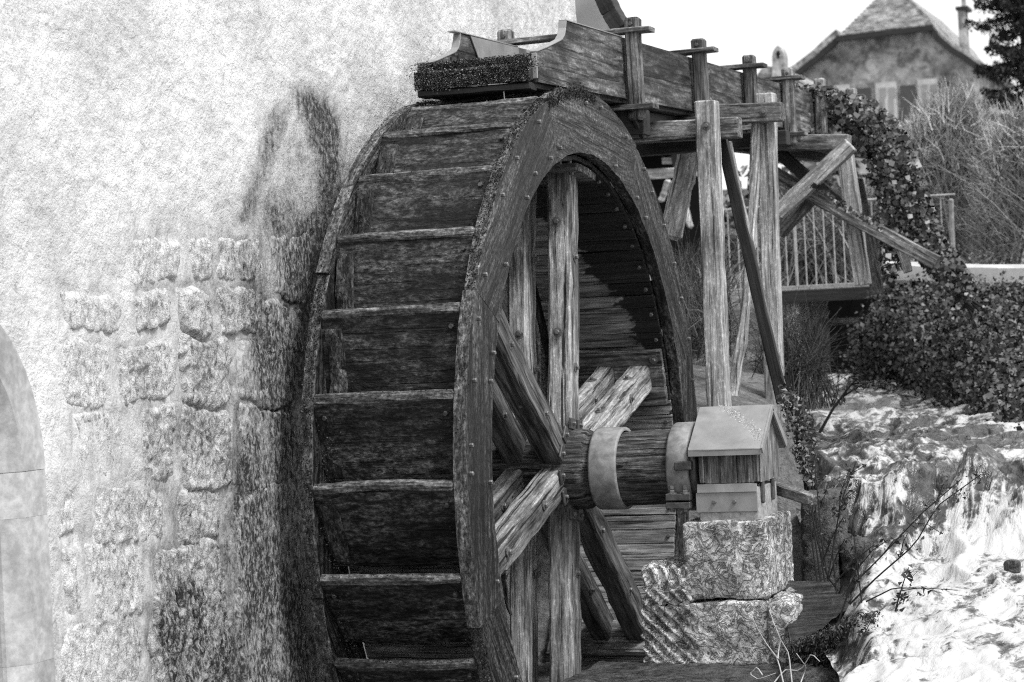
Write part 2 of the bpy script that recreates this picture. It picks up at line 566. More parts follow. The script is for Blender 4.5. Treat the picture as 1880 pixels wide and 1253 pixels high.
def m_ground():
    N = NT('earth', .95, .1)
    v = N.coords((1, 1, 1), False)
    a = N.noise(v, 3, 8, .7); b = N.noise(v, 25, 6, .7)
    N.base(N.math('MULTIPLY', N.ramp(a, [(.3, .06), (.7, .3)]), N.ramp(b, [(.3, .5), (.7, 1.3)])))
    N.bump(b, .8, .05)
    return N.m


M['ground'] = m_ground()
M['house_wall'] = m_rock('old_house_render', .16, .54, .25, .3, .9, .1, .2)
M['house_roof'] = m_rock('roof_tile', .12, .5, .5, .4, .85, .15, .5)
M['shutter'] = m_plain('shutter_paint', .075, .6, .3, 0, .15, 3, 0)
M['window_frame'] = m_plain('window_frame_paint', .6, .6, .3, 0, .1, 3, 0)
M['glass'] = m_plain('curtained_glass', .3, .15, .5, 0, .15, 3, 0)
M['trim'] = m_plain('window_surround', .62, .8, .2, 0, .2, 4, 0)
M['dark'] = m_plain('dark_opening', .01, .9, .1, 0, .2, 4, 0)  # near-black colour stands in for shade inside the culvert and the shed
M['parapet'] = m_plain('pale_render', .62, .9, .1, 0, .2, 6, .1)
M['rail'] = m_plain('painted_rail', .34, .5, .4, 0, .4, 20, .1)

# shared bolt meshes
def bolt_mesh(r, washer=True):
    V, F = [], []
    def prism(n, rr, x0, x1, dome=0):
        o = len(V)
        for x, s in ((x0, 1), (x1 - dome, 1), (x1, .8)):
            for k in range(n):
                a = 2 * math.pi * k / n; V.append((x, rr * s * math.cos(a), rr * s * math.sin(a)))
        for q in (0, 1):
            for k in range(n):
                F.append((o + q * n + k, o + q * n + (k + 1) % n, o + (q + 1) * n + (k + 1) % n, o + (q + 1) * n + k))
        F.append(tuple(o + 2 * n + k for k in range(n)))
    if washer: prism(12, r * 1.9, -.004, r * .25, r * .05)
    prism(6, r, -.004, r * 1.3, r * .3)
    return mk_mesh('bolt', V, F, M['bolt'])


BOLT = bolt_mesh(.014); BOLT_S = bolt_mesh(.011, False); BOLT_D = bolt_mesh(.013, False)
BOLT_D.materials[0] = M['metal_dark']


def bolt(p, nrm, parent, me=None, name='bolt'):
    nrm = Vector([float(c) for c in nrm]).normalized()
    Mx, _ = frame((0, 0, 0), nrm, (0.1, .3, 1) if abs(nrm.z) < .9 else (0, 1, 0))
    Mx.translation = Vector([float(c) for c in p])
    return link(name, me or BOLT, Mx, parent)


# ------------------------------------------------------------------ terrain and stream
LEFT = np.array([(-6, 1.8), (-2, 1.62), (-.7, 1.46), (.1, 1.32), (.5, 1.2), (.9, 1.05), (1.6, .85), (3.3, .42), (6, -.2), (8, -.75), (11, -1.35), (14, -2.2)])
BANK_FOOT = [(1573, 681, 11.4), (1671, 699, 10.0), (1743, 728, 8.0), (1798, 750, 6.6), (1838, 782, 4.8), (1900, 803, 3.7), (2050, 850, 2.2)]
RIGHT = np.array(sorted([(-6, 6), (-1, 5)] + [(y_, float(U(x_, p_, Y=y_)[0])) for x_, p_, y_ in BANK_FOOT] + [(14, -1.3)]))
WZ = []
for (py, Y) in ((690, 11), (730, 8), (760, 6), (800, 3.8), (838, 2.2), (866, 1.6), (930, 1.12), (1000, .72), (1060, .1), (1130, -.7), (1253, -2.0)):
    WZ.append((Y, float(U(1690, py, Y=Y)[2])))
WZ = np.array(sorted([(-12, -1.25), (-5, -1.0)] + WZ + [(14, WZ[0][1] + .05)]))


def interp(tab, x): return np.interp(x, tab[:, 0], tab[:, 1])


def ground_h(X, Y):
    l, r = interp(LEFT, Y), interp(RIGHT, Y)
    wz = interp(WZ, Y)
    far = 1.0 + np.clip((Y - 12) / 53, 0, 1.2) * 4.5 + .0 * X
    bed = wz - .45
    # left bank: low by the wheel, rising behind it to the bridge
    lb = np.interp(Y, [-8, -1, 1.2, 2.0, 3.3, 6, 10, 12], [-1.35, -1.35, -1.2, .05, .2, .45, .85, 1.0])
    dl = np.clip((l - X), 0, 6)
    lb = lb + np.where(Y > 2, np.minimum(dl * .22, .9), 0)
    tl = sstep(-.1, .3, l - X)
    rb_top = np.interp(Y, [-8, 2, 8, 10, 11.5], [-.8, -.1, .3, .6, 1.0])
    tr = sstep(.3, 1.6, X - r)
    h = bed * (1 - tl) + lb * tl
    h = h * (1 - tr) + (rb_top + np.clip(X - r - 1, 0, 30) * .03) * tr
    inch = (X > l - .15) & (X < r + .35)
    t = np.where(inch, sstep(13.3, 13.8, Y), sstep(11.2, 12.2, Y))
    return h * (1 - t) + far * t


def axis_pts(segs):
    out = []
    for a, b, n in segs: out += list(np.linspace(a, b, n, endpoint=False))
    return np.array(out)


gx = axis_pts([(-300, -30, 14), (-30, -4, 20), (-4, 4, 100), (4, 30, 20), (30, 301, 14)])
gy = axis_pts([(-60, -6, 14), (-6, 14, 170), (14, 70, 30), (70, 801, 20)])
GX, GY = np.meshgrid(gx, gy)
GZ = ground_h(GX, GY)
PG = np.stack([GX, GY, GZ], -1)
PG[..., 2] += fbm(PG * [1, 1, 0], 1.7, 4, 3) * .10 * (GY > 1.6) + fbm(PG * [1, 1, 0], .08, 3, 5) * np.clip((GY - 14) / 60, 0, 1) * 2
tag(link('ground', mk_mesh('ground', PG.reshape(-1, 3), grid_faces(len(gy), len(gx)), M['ground'], True)), 'dark earth banks and ground along the stream', None, None, 'structure')

# stream surface, cut to the channel
ny, nx = 420, 230
sy = np.concatenate([np.linspace(-4, 3, 300), np.linspace(3, 13.5, 121)[1:]])
sx = np.linspace(0, 1, nx)
SY = np.repeat(sy[:, None], nx, 1)
l0, r0 = interp(LEFT, sy) - .12 + .10 * fbm(np.stack([0 * sy, sy, 0 * sy], -1), 2.5, 3, 79), np.minimum(interp(RIGHT, sy) + .5, 4.2)
SX = l0[:, None] + (r0 - l0)[:, None] * sx[None]
SZ = interp(WZ, SY)
P = np.stack([SX, SY, SZ], -1)
Pn = P * [1.0, .5, .8]
warp = np.stack([fbm(Pn, 2.2, 3, 31), fbm(Pn, 2.2, 3, 32), 0 * SX], -1) * .35
r1 = 1 - np.abs(fbm(Pn + warp, 2.6, 5, 41, .55)) * 2.2
r2 = 1 - np.abs(fbm(Pn + warp, 7.5, 4, 43, .55)) * 2.0
rap = np.interp(SY, [-4, -.7, .3, 1, 2.2, 4, 7, 13], [.5, .55, .8, 1, .9, .6, .4, .25])
SZ = SZ + rap * (.10 * (r1 - .5) + .022 * (r2 - .5)) + .035 * np.sin(SY * 5.2 + 3.0 * fbm(P, 1.1, 2, 99)) * sstep(1.8, 2.6, SY)
# the fall breaks over rocks
SZ += sstep(.4, -.5, SY) * fbm(P * [1, .7, 1], 3.0, 3, 93) * .06
SZ += sstep(.2, .8, SY) * (1 - sstep(1.3, 2.4, SY)) * fbm(P * [1, .35, 1], 3.0, 3, 51) * .22
for hx, hp, hy_, hr, hh in ((1590, 940, 1.05, .16, .13), (1690, 905, 1.2, .2, .15), (1800, 880, 1.4, .22, .14), (1760, 960, .9, .14, .10), (1870, 950, 1.0, .15, .12)):
    hc = U(hx, hp, Y=hy_)
    SZ += .75 * hh * np.exp(-(((SX - hc[0]) / hr) ** 2 + ((SY - hy_) / (hr * 1.3)) ** 2))
SZ -= .22 * (1 - sstep(0, .07, sx))[None]
P[..., 2] = SZ
wide = fbm(P * [1, .6, 1], 1.7, 4, 61)
fx, fy = to_px(np.stack([SX, SY, interp(WZ, SY)], -1).reshape(-1, 3))
fx, fy = fx.reshape(SX.shape) + 40 * wide, fy.reshape(SX.shape) + 22 * wide


def sd(x, y, pts):
    d = np.full(x.shape, 1e9)
    for (ax, ay), (bx, by) in zip(pts[:-1], pts[1:]):
        vx, vy = bx - ax, by - ay
        t = np.clip(((x - ax) * vx + (y - ay) * vy) / (vx * vx + vy * vy), 0, 1)
        d = np.minimum(d, np.hypot(x - ax - t * vx, y - ay - t * vy))
    return d


# where the water breaks: crest lines, the tongue of the fall and the pool; smooth dark water between
foam = .27 + .26 * (r1 - .45) + .14 * (r2 - .4) + .16 * wide
foam += .34 * np.exp(-(sd(fx, fy, [(1470, 778), (1600, 765), (1700, 752), (1800, 770), (1900, 800)]) / 13) ** 2)
foam += .28 * np.exp(-(sd(fx, fy, [(1480, 704), (1560, 700), (1640, 712), (1720, 735)]) / 10) ** 2)
foam += .22 * np.exp(-(sd(fx, fy, [(1520, 858), (1620, 850), (1740, 838), (1890, 850)]) / 10) ** 2)
foam += .26 * np.exp(-(((fx - 1615) / 60) ** 2 + ((fy - 935) / 60) ** 2)) + .15 * np.exp(-(((fx - 1800) / 60) ** 2 + ((fy - 930) / 40) ** 2))
foam -= .22 * np.exp(-(((fx - 1640) / 130) ** 2 + ((fy - 812) / 24) ** 2)) + .30 * np.exp(-(((fx - 1705) / 26) ** 2 + ((fy - 945) / 60) ** 2)) + .22 * np.exp(-(((fx - 1820) / 80) ** 2 + ((fy - 880) / 20) ** 2))
pool = sstep(-25, 45, fy - np.interp(fx, [1480, 1600, 1700, 1800, 1900], [1105, 1050, 992, 955, 925]))
foam += (.42 + .30 * fbm(P, 2.2, 3, 97)) * pool
foam -= .25 * (1 - sstep(.0, .12, sx))[None]
tag(link('stream', mk_mesh('stream', P.reshape(-1, 3), grid_faces(len(sy), nx), M['water'], True, {'foam': ('POINT', np.clip(foam, 0, 1.2).ravel()), 'steep': ('POINT', (sstep(.45, .8, SY) * (1 - sstep(1.5, 1.9, SY))).ravel())})), 'foaming stream tumbling down past the wheel', None, None, 'structure')

for (px_, py_, yy_, rr_, lb_) in ((1858, 1035, .1, .042, 'small dark stone poking from the white foam'), (1572, 1000, .55, .10, 'dark wet stone at the left foot of the fall')):
    c_ = U(px_, py_, Y=yy_)
    tag(rough_block('stream_rock', c_[0] - rr_, c_[0] + rr_ * 1.1, yy_ - rr_, yy_ + rr_, c_[2] - rr_ * 1.6, c_[2] + rr_ * .55, M['rock_dark'], None, rr_ * .3, rr_ * .6, .02, int(px_)), lb_, 'rock')

# ------------------------------------------------------------------ mill wall
WX = -1.0
bld = root('mill_building', (WX - .3, -1, -1.4), 'rough white plastered mill wall with exposed stones behind the wheel', 'building')
STONES_PX = [  # exposed stones: x0, y0, x1, y1 in the photograph
    (238, 422, 338, 512), (352, 425, 392, 505), (402, 425, 488, 512), (500, 430, 580, 540),
    (112, 528, 232, 600), (242, 522, 322, 602), (330, 520, 388, 606), (396, 522, 480, 616), (488, 548, 560, 640),
    (118, 618, 198, 742), (212, 625, 318, 735), (326, 614, 430, 738), (440, 628, 545, 738),
    (136, 752, 238, 884), (250, 748, 322, 884), (328, 748, 422, 888), (440, 748, 548, 884),
    (106, 890, 148, 990), (172, 902, 300, 986), (326, 898, 414, 986), (432, 892, 552, 1075),
    (116, 1000, 145, 1130), (162, 1000, 268, 1135), (280, 1010, 420, 1130), (434, 1082, 572, 1260),
    (108, 1145, 262, 1262), (272, 1140, 426, 1262), (60, 1180, 100, 1262)]


STONES_PX = [(a - (2 if a > 100 else 0), b - 2, c + 2, d + 3) for a, b, c, d in STONES_PX]


def wpx(px, py): p = U(px, py, X=WX); return p[1], p[2]


dy = .0155
wy = np.arange(-4.75, 3.1, dy); wz = np.arange(-1.9, 4.0, dy)
WY, WZg = np.meshgrid(wy, wz)
PWl = np.stack([np.full_like(WY, WX), WY, WZg], -1)
wpxx, wpxy = to_px(PWl.reshape(-1, 3)); wpxx, wpxy = wpxx.reshape(WY.shape), wpxy.reshape(WY.shape)


def seg_dist(x, y, pts):
    d = np.full(x.shape, 1e9)
    for (ax, ay), (bx, by) in zip(pts[:-1], pts[1:]):
        vx, vy = bx - ax, by - ay
        t = np.clip(((x - ax) * vx + (y - ay) * vy) / (vx * vx + vy * vy), 0, 1)
        d = np.minimum(d, np.hypot(x - ax - t * vx, y - ay - t * vy))
    return d


def stain_at(x, y, P3):
    """dirt, damp and moss on the wall, each with its own outline"""
    n1 = fbm(P3, 5, 4, 71); n2 = fbm(P3, 18, 4, 73); n3 = fbm(P3 * [1, 3, .5], 9, 3, 75)
    xw, yw = x + n1 * 14 + n2 * 6, y + n3 * 18
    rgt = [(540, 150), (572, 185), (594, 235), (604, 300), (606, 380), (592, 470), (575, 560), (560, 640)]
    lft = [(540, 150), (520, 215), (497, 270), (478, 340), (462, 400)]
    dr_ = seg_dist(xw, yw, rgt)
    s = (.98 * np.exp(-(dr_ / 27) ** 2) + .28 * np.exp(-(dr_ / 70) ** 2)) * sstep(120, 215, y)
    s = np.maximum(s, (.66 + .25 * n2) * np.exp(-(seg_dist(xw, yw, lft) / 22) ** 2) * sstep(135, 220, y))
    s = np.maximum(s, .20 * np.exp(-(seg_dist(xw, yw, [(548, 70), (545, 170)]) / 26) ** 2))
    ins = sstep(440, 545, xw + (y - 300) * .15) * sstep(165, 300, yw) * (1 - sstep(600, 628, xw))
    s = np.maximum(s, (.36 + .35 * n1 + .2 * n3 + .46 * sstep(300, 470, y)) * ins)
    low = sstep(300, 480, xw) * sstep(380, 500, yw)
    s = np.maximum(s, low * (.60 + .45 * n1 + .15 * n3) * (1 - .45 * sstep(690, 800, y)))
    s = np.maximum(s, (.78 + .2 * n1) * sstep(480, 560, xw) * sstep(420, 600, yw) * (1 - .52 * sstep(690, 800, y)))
    ms = np.exp(-(((xw - 352) / 95) ** 2 + ((yw - 1165) / 140) ** 2))
    s = np.maximum(s, ms * (.88 + .7 * n2 + .4 * n1))
    ms2 = np.exp(-(((xw - 335) / 26) ** 2 + ((yw - 945) / 75) ** 2))
    s = np.maximum(s, .42 * ms2)
    s = np.maximum(s, .5 * np.exp(-(seg_dist(xw, yw, [(395, 512), (388, 545), (372, 542)]) / 9) ** 2))
    s = np.maximum(s, .45 * np.exp(-(seg_dist(xw, yw, [(400, 770), (420, 810), (412, 850)]) / 11) ** 2))
    s = np.maximum(s, .52 * sstep(120, 340, x) * sstep(430, 700, yw) * (.75 + .8 * n1))
    s = np.maximum(s, (.08 + .22 * n3) * sstep(780, 900, x) * (1 - sstep(60, 170, y)))
    return np.clip(s * 1.12 + .04 * n1, 0, 1)


bare = np.zeros_like(WY); hole = np.zeros_like(WY)
nwob = fbm(PWl, 5, 4, 81) * .09
for (a, b, c, d) in STONES_PX:
    y0, z1 = wpx(a, b); y1, z0 = wpx(c, d)
    q = np.maximum(np.maximum(y0 - WY, WY - y1), np.maximum(z0 - WZg, WZg - z1)) + nwob
    bare = np.maximum(bare, (1 - sstep(-.02, .12, q + nwob)) * float(np.clip((a + (b - 560) * .25) / 230, .35, 1))); hole = np.maximum(hole, 1 - sstep(-.04, .0, q))
worm = 1 - np.abs(fbm(PWl * [1, 1.25, 1], 15, 3, 83)) * 2
wd = fbm(PWl, 1.1, 3, 85) * .02 + fbm(PWl, 4.5, 3, 87) * .008 * (1 + bare) + (fbm(PWl, 26, 3, 89) * .0055 + (worm - .5) * .004) * (1 - .75 * bare)
wd += -.002 * bare + (1 - np.abs(fbm(PWl * [1, 2.2, .5], 3, 3, 91)) * 2.2) * .006 * bare - .010 * hole
st = stain_at(wpxx, wpxy, PWl)
# doorway opening: the part of the wall inside the arch is left out
DY1 = wpx(78, 860)[0]; DZS = wpx(70, 862)[1]
door_cy = DY1 - .62
inside = (WY < DY1 - .02) & (WZg < DZS) | ((np.hypot((WY - door_cy) / .60, (WZg - DZS) / .66) < 1) & (WZg >= DZS))
PW2 = PWl.copy(); PW2[..., 0] += wd
fc = grid_faces(len(wz), len(wy))
keep = ~inside.reshape(-1)[fc].all(1)
link('wall', mk_mesh('wall', PW2.reshape(-1, 3), fc[keep], M['plaster'], True, {'stain': ('POINT', st.ravel()), 'bare': ('POINT', bare.ravel())}), None, bld)
for k, (a, b, c, d) in enumerate(STONES_PX):
    y0, z1 = wpx(a, b); y1, z0 = wpx(c, d)
    n_y, n_z = max(8, int((y1 - y0) / .007)), max(8, int((z1 - z0) / .007))
    yy, zz = np.meshgrid(np.linspace(y0 - .07, y1 + .07, n_y), np.linspace(z0 - .07, z1 + .07, n_z))
    p = np.stack([np.full_like(yy, WX), yy, zz], -1)
    cyy, czz, hy_, hz_ = (y0 + y1) / 2, (z0 + z1) / 2, (y1 - y0) / 2, (z1 - z0) / 2
    wy_ = yy + fbm(p, 3.2, 3, 100) * .075; wz_ = zz + fbm(p, 3.2, 3, 160) * .075
    q = (np.maximum(np.abs(wy_ - cyy) / hy_, np.abs(wz_ - czz) / hz_) * .6 + ((np.abs(wy_ - cyy) / hy_) ** 4 + (np.abs(wz_ - czz) / hz_) ** 4) ** .25 * .4 - 1) * min(hy_, hz_) + fbm(p, 14, 4, 180 + k) * .018 - .002
    prof = (1 - sstep(-.026, .012, q))
    smooth_col = a > 425
    fade = float(np.clip((a - 60) / 200, .2, 1)) * float(np.clip((b - 400) / 130, .15, 1))
    rough = (.019 if not smooth_col else .007) * (.5 + .5 * fade)
    rid = 1 - np.abs(fbm(p * [1, 1.6, .8], 14, 5, 120 + k, .62)) * 2.3
    dsp = -.036 + prof * (.031 + .010 * fade + RNG.uniform(-.003, .006)) + prof * ((rid - .45) * rough + fbm(p, 34, 3, 140 + k) * rough * .6)
    p[..., 0] += dsp
    sx_, sy_ = to_px(p.reshape(-1, 3))
    s_ = stain_at(sx_, sy_, p.reshape(-1, 3))
    link('stone', mk_mesh('stone', p.reshape(-1, 3), grid_faces(n_z, n_y), M['wallstone_smooth'] if smooth_col else M['wallstone'], True, {'stain': ('POINT', s_)}), None, bld)

# door surround of dressed stone: jamb blocks and arch blocks, each with its own edges
def surround_block(path_in, path_out, name='jamb_stone'):
    """prism between an inner and an outer line on the wall, with a chamfered inner edge; lines are lists of (y, z)"""
    n = len(path_in); V = []; F = []
    pi, po = np.array(path_in), np.array(path_out)
    for k in range(n):
        a, b = pi[k], po[k]; d = b - a
        for t, x in ((1.0, -.16), (1.0, .004), (.985, .014), (.36, .014), (.30, .004), (.02, -.045), (0.0, -.06), (-.02, -.30)):
            V.append((WX + x, a[0] + d[0] * t, a[1] + d[1] * t))
    m = 8
    for k in range(n - 1):
        for j in range(m - 1): F.append((k * m + j, k * m + j + 1, (k + 1) * m + j + 1, (k + 1) * m + j))
    F.append(tuple(range(m))[::-1]); F.append(tuple((n - 1) * m + j for j in range(m)))
    return link(name, mk_mesh(name, V, F, M['ashlar']), None, bld)


JW = .25
zs = [wpx(60, 1290)[1] - .6, wpx(60, 1218)[1], wpx(60, 948)[1], wpx(60, 864)[1]]
for a, b in zip(zs[:-1], zs[1:]):
    surround_block([(DY1 - JW, a + .0004), (DY1 - JW, b - .0004)], [(DY1, a + .0004), (DY1, b - .0004)])
for a0, a1 in ((0, 72), (72, 144)):
    aa = np.radians(np.linspace(a0 + .03, a1 - .03, 24))
    surround_block([(door_cy + .37 * math.cos(t), DZS + .42 * math.sin(t)) for t in aa], [(door_cy + .62 * math.cos(t), DZS + .68 * math.sin(t)) for t in aa], 'arch_stone')
box('door_leaf', WX - .36, WX - .30, door_cy - .7, door_cy + .45, -1.8, DZS + .6, M['beam'], bld)

# wing behind the far end of the wall: gable and dark verge
gw = [U(1058, 70, Y=3.45), U(1058, -60, Y=3.45), U(1076, -60, Y=3.45), U(1100, -10, Y=3.45), U(1118, 26, Y=3.45), U(1136, 56, Y=3.45), U(1140, 90, Y=3.45)]
V = [tuple(p - [.3 * (k < 2), 0, 0]) for k, p in enumerate(gw)] + [tuple(p + [-.3 * (k < 2), .12, 0]) for k, p in enumerate(gw)]
n = len(gw)
F = [tuple(range(n))] + [tuple(n + k for k in range(n))[::-1]] + [(k, (k + 1) % n, n + (k + 1) % n, n + k) for k in range(n)]
wing = root('neighbouring_wing', (gw[0][0], 3.45, 1.0), 'smooth grey gable of the wing behind the flume with a dark verge', 'building')
link('wall', mk_mesh('wing_wall', V, F, m_plain('wing_render', .42, .9, .1, 0, .12, 5, .1)), None, wing)
vp = [U(1092, -60, Y=3.3), U(1108, -10, Y=3.3), U(1124, 24, Y=3.3), U(1143, 54, Y=3.3)]
for a, b in zip(vp[:-1], vp[1:]):
    board('verge_board', a - (b - a) * .02, b + (b - a) * .02, .16, .11, M['black_wood'], wing, (1, 0, 1.5))

# ------------------------------------------------------------------ water wheel
R, RIN, TH, WID = 2.0, 1.676, .063, .828
SPK = (97.5, 164, 219.5, 277.5, 342.5, 37.5)
wheel = root('waterwheel', (-.41, 0, 0), 'big dark wooden overshot wheel with mossy buckets beside the wall', 'water wheel')


def wp(r, deg, X):
    a = math.radians(deg)
    return np.array([X, -r * math.cos(a), r * math.sin(a)])


def felloe_mesh(span, seed, dr):
    na, nr, nt = 40, 7, 2
    a = np.radians(np.linspace(-span / 2, span / 2, na))
    loop = [(r, -TH / 2) for r in np.linspace(RIN, R + dr, nr)] + [(R + dr, 0)] + [(r, TH / 2) for r in np.linspace(R + dr, RIN, nr)] + [(RIN, 0)]
    loop = np.array(loop); m = len(loop)
    V = np.zeros((na, m, 3))
    V[..., 0] = loop[:, 0] * np.sin(a)[:, None]; V[..., 1] = loop[:, 0] * np.cos(a)[:, None] - 1.84; V[..., 2] = loop[:, 1]
    Pn = V.reshape(-1, 3)
    edge = np.isin(np.arange(m), [0, nr - 1, nr, nr + 1, 2 * nr, 2 * nr + 1])
    dsp = (fbm(Pn, 14, 4, seed) * .010).reshape(na, m) * np.where(edge, 1.0, 0.15)
    V[..., 0] += dsp * np.sin(a)[:, None]; V[..., 1] += dsp * np.cos(a)[:, None]
    V[..., 2] += (fbm(Pn, 10, 4, seed + 5) * .004).reshape(na, m)
    i = np.arange(na * m).reshape(na, m); j = np.roll(i, -1, 1)
    F = [tuple(f) for f in np.stack([i[:-1], j[:-1], j[1:], i[1:]], -1).reshape(-1, 4)]
    F.append(tuple(i[0][::-1])); F.append(tuple(i[-1]))
    me = mk_mesh('felloe', V.reshape(-1, 3), F, M['ring'])
    me.materials.append(M['rim'])
    for k, f in enumerate(F[:-2]):
        if k % m in (nr - 1, nr): me.polygons[k].material_index = 1
    return me


def wheel_mat(deg, X, r=1.84):
    """local x tangential, y radial, z along the axle"""
    a = math.radians(deg)
    rad = Vector((0, -math.cos(a), math.sin(a))); tan = Vector((0, math.sin(a), math.cos(a))); ax = tan.cross(rad)
    c = rad * r + Vector((X, 0, 0))
    return Matrix(((tan.x, rad.x, ax.x, c.x), (tan.y, rad.y, ax.y, c.y), (tan.z, rad.z, ax.z, c.z), (0, 0, 0, 1)))


FELL = [felloe_mesh(44.93, 200 + k, d) for k, d in enumerate((0, .012, -.01))]
for X, ph in ((-TH / 2, 73 - 22.5), (-WID + TH / 2, 77 - 22.5)):
    for k in range(8):
        deg = ph - 45 * k
        fo = link('felloe', FELL[(k + (X < -.3)) % 3], wheel_mat(deg, X), wheel)
        if X > -.3:
            for da in (-19, -12, -4, 3, 11, 18):
                for rr in (1.72, 1.95):
                    if RNG.rand() < .55:
                        p = wp(rr + RNG.uniform(-.015, .04 if rr < 1.8 else .015), deg + da + RNG.uniform(-2, 2), X + TH / 2 + .002)
                        bolt(p, (1, 0, 0), fo, BOLT_S)
# sole boards of the drum
NS = 120
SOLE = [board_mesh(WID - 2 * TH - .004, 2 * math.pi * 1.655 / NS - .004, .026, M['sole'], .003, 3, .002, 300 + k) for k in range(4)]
for k in range(NS):
    deg = 360 * k / NS
    a = math.radians(deg)
    rr = 1.656 + RNG.uniform(-.004, .004)
    rad = Vector((0, -math.cos(a), math.sin(a))); tan = Vector((0, math.sin(a), math.cos(a)))
    c = rad * rr + Vector((-WID / 2, 0, 0))
    Mx = Matrix(((1, tan.x, rad.x, c.x), (0, tan.y, rad.y, c.y), (0, tan.z, rad.z, c.z), (0, 0, 0, 1)))
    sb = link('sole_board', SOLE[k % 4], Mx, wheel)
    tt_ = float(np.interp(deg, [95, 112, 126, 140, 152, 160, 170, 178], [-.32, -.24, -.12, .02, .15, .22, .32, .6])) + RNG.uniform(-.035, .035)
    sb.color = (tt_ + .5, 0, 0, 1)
    if k % 2 == 0 and 75 < deg < 285:
        bolt(rad * (rr - .013) + Vector((-TH - .035, 0, 0)), -rad, sb, BOLT_D)
# buckets
NB = 30
XC, XL = -WID / 2, WID - 2 * TH - .002
for k in range(NB):
    th = 1.4 + 12 * k
    A, B, Cc = wp(1.988, th, XC), wp(1.825, th - 11.0, XC), wp(1.672, th - 10.2, XC)
    d = (A - B) / np.linalg.norm(A - B)
    mid = (A + B) / 2; L = np.linalg.norm(A - B)
    nrm = np.cross([1, 0, 0], d)
    ends = (mid - [XL / 2, 0, 0], mid + [XL / 2, 0, 0])
    fb = board('bucket_board', ends[0], ends[1], L, .03, M['bucket'], wheel, nrm, .004, 8, .004)
    lp = A + d * .012
    board('bucket_lip', lp - [XL / 2, 0, 0], lp + [XL / 2, 0, 0], .045, .044, M['lip'], wheel, nrm, .010, 8, .004)
    m2 = (B + Cc) / 2; u2 = np.cross([1, 0, 0], B - Cc)
    board('bucket_floor', m2 - [XL / 2, 0, 0], m2 + [XL / 2, 0, 0], np.linalg.norm(B - Cc), .028, M['bucket'], wheel, u2, .004, 4, .003)
    if -40 < (th + 180) % 360 - 180 < 100:
        out = nrm if np.dot(nrm, mid - np.array([XC, 0, 0])) > 0 else -nrm
        for ex in (-XL / 2 + .05, XL / 2 - .05):
            bolt(A - d * .07 + out * .016 + [ex, 0, 0], out, fb, BOLT_D)
        # worn cleat at the left end
        cl = mid + out * .02 + [-XL / 2 + .055, 0, 0]
        board('cleat', cl - d * L * .42, cl + d * L * .36, .09, .018, M['bucket'], wheel, out, .006, 5, .006)
# spokes, two sets of six, with boards at the drum
for X, w in ((-.215, .13), (-.43, .11)):
    for k in range(6):
        deg = SPK[k]
        p0, p1 = wp(.16, deg, X), wp(1.625, deg, X)
        a = math.radians(deg)
        sp = board('spoke', p0, p1, .165, w, M['spoke'] if k not in (2, 5) else M['spoke_dark'], wheel, (1, 0, 0), .014, 14, .006)
        tv = np.array([0, math.sin(a), math.cos(a)])
        for rr in (.55, 1.15):
            bolt(wp(rr, deg, X + w / 2 + .001) + tv * .02 * (-1) ** k, (1, 0, 0), sp)
            bolt(wp(rr + .18, deg, X) - tv * .084, -tv, sp)
        # angle irons at the hub
        if X > -.3:
            for s in (-1, 1):
                q = wp(.24, deg, X + w / 2 + .006)
                br = board('angle_iron', q + tv * .02 * s, q + tv * .10 * s, .06, .012, M['metal_dark'], wheel, (1, 0, 0), .003, 1, 0)
                bolt(q + tv * .06 * s + [.006, 0, 0], (1, 0, 0), br, BOLT_S)
for k in range(6):
    deg = SPK[k]
    for j, da in enumerate((-4.1, 0, 4.1)):
        c = wp(1.615, deg + da, XC)
        rad = wp(1, deg + da, 0)
        bb = board('drum_board', c - [XL / 2 - .01, 0, 0], c + [XL / 2 - .01, 0, 0], .112, .04, M['beam'], wheel, rad, .004, 4, .003)
        if j == 0: bolt(wp(1.594, deg + da, -.12), -rad, bb)
# axle
prof = [(-1.35, .02), (-1.35, .195)] + [(x, .195 + (.012 if x < -.05 else 0)) for x in np.linspace(-1.2, .50, 70)] + [(.50, .02)]
link('axle', lathe_mesh(prof, M['axle'], 64, .014, 5), None, wheel)
b1 = link('iron_band', lathe_mesh([(-.01, .2), (-.01, .216), (0, .219), (.13, .219), (.14, .216), (.14, .2)], M['metal'], 64, .004, 9), None, wheel)
b2 = link('iron_collar', lathe_mesh([(.415, .2), (.415, .226), (.425, .232), (.52, .232), (.53, .226), (.53, .15), (.531, .10), (.531, .02)], M['metal'], 64, .002, 10), None, wheel)
b3 = link('collar_flange', lathe_mesh([(.535, .10), (.535, .205), (.545, .21), (.565, .21), (.572, .2), (.572, .06)], M['metal_dark'], 48), None, wheel)
link('gudgeon', lathe_mesh([(.53, .0), (.53, .07), (.80, .07), (.80, .0)], M['metal_dark'], 24), None, wheel)
for z0, z1 in ((-.16, -.125), (-.20, -.168)):
    cb = box('clamp_plate', .415, .545, -.262, -.16, z0, z1, M['metal_dark'], wheel)
    if z0 > -.18:
        for x in (.445, .515):
            bolt((x, -.235, -.124), (0, 0, 1), cb); bolt((x, -.235, -.098), (0, 0, 1), cb, BOLT_S)
    else:
        for x in (.445, .515): bolt((x, -.235, -.201), (0, 0, -1), cb)
box('collar_lug', .47, .56, -.262, -.215, -.005, .04, M['metal_dark'], wheel)
# splintered rim pieces
for (px, py, qx, qy) in ((948, 432, 922, 500), (925, 1050, 938, 1130)):
    board('splinter', U(px, py, X=-.03), U(qx, qy, X=-.03), .05, .03, M['ring'], wheel, (1, 0, 0), .012, 5, .01, .3)

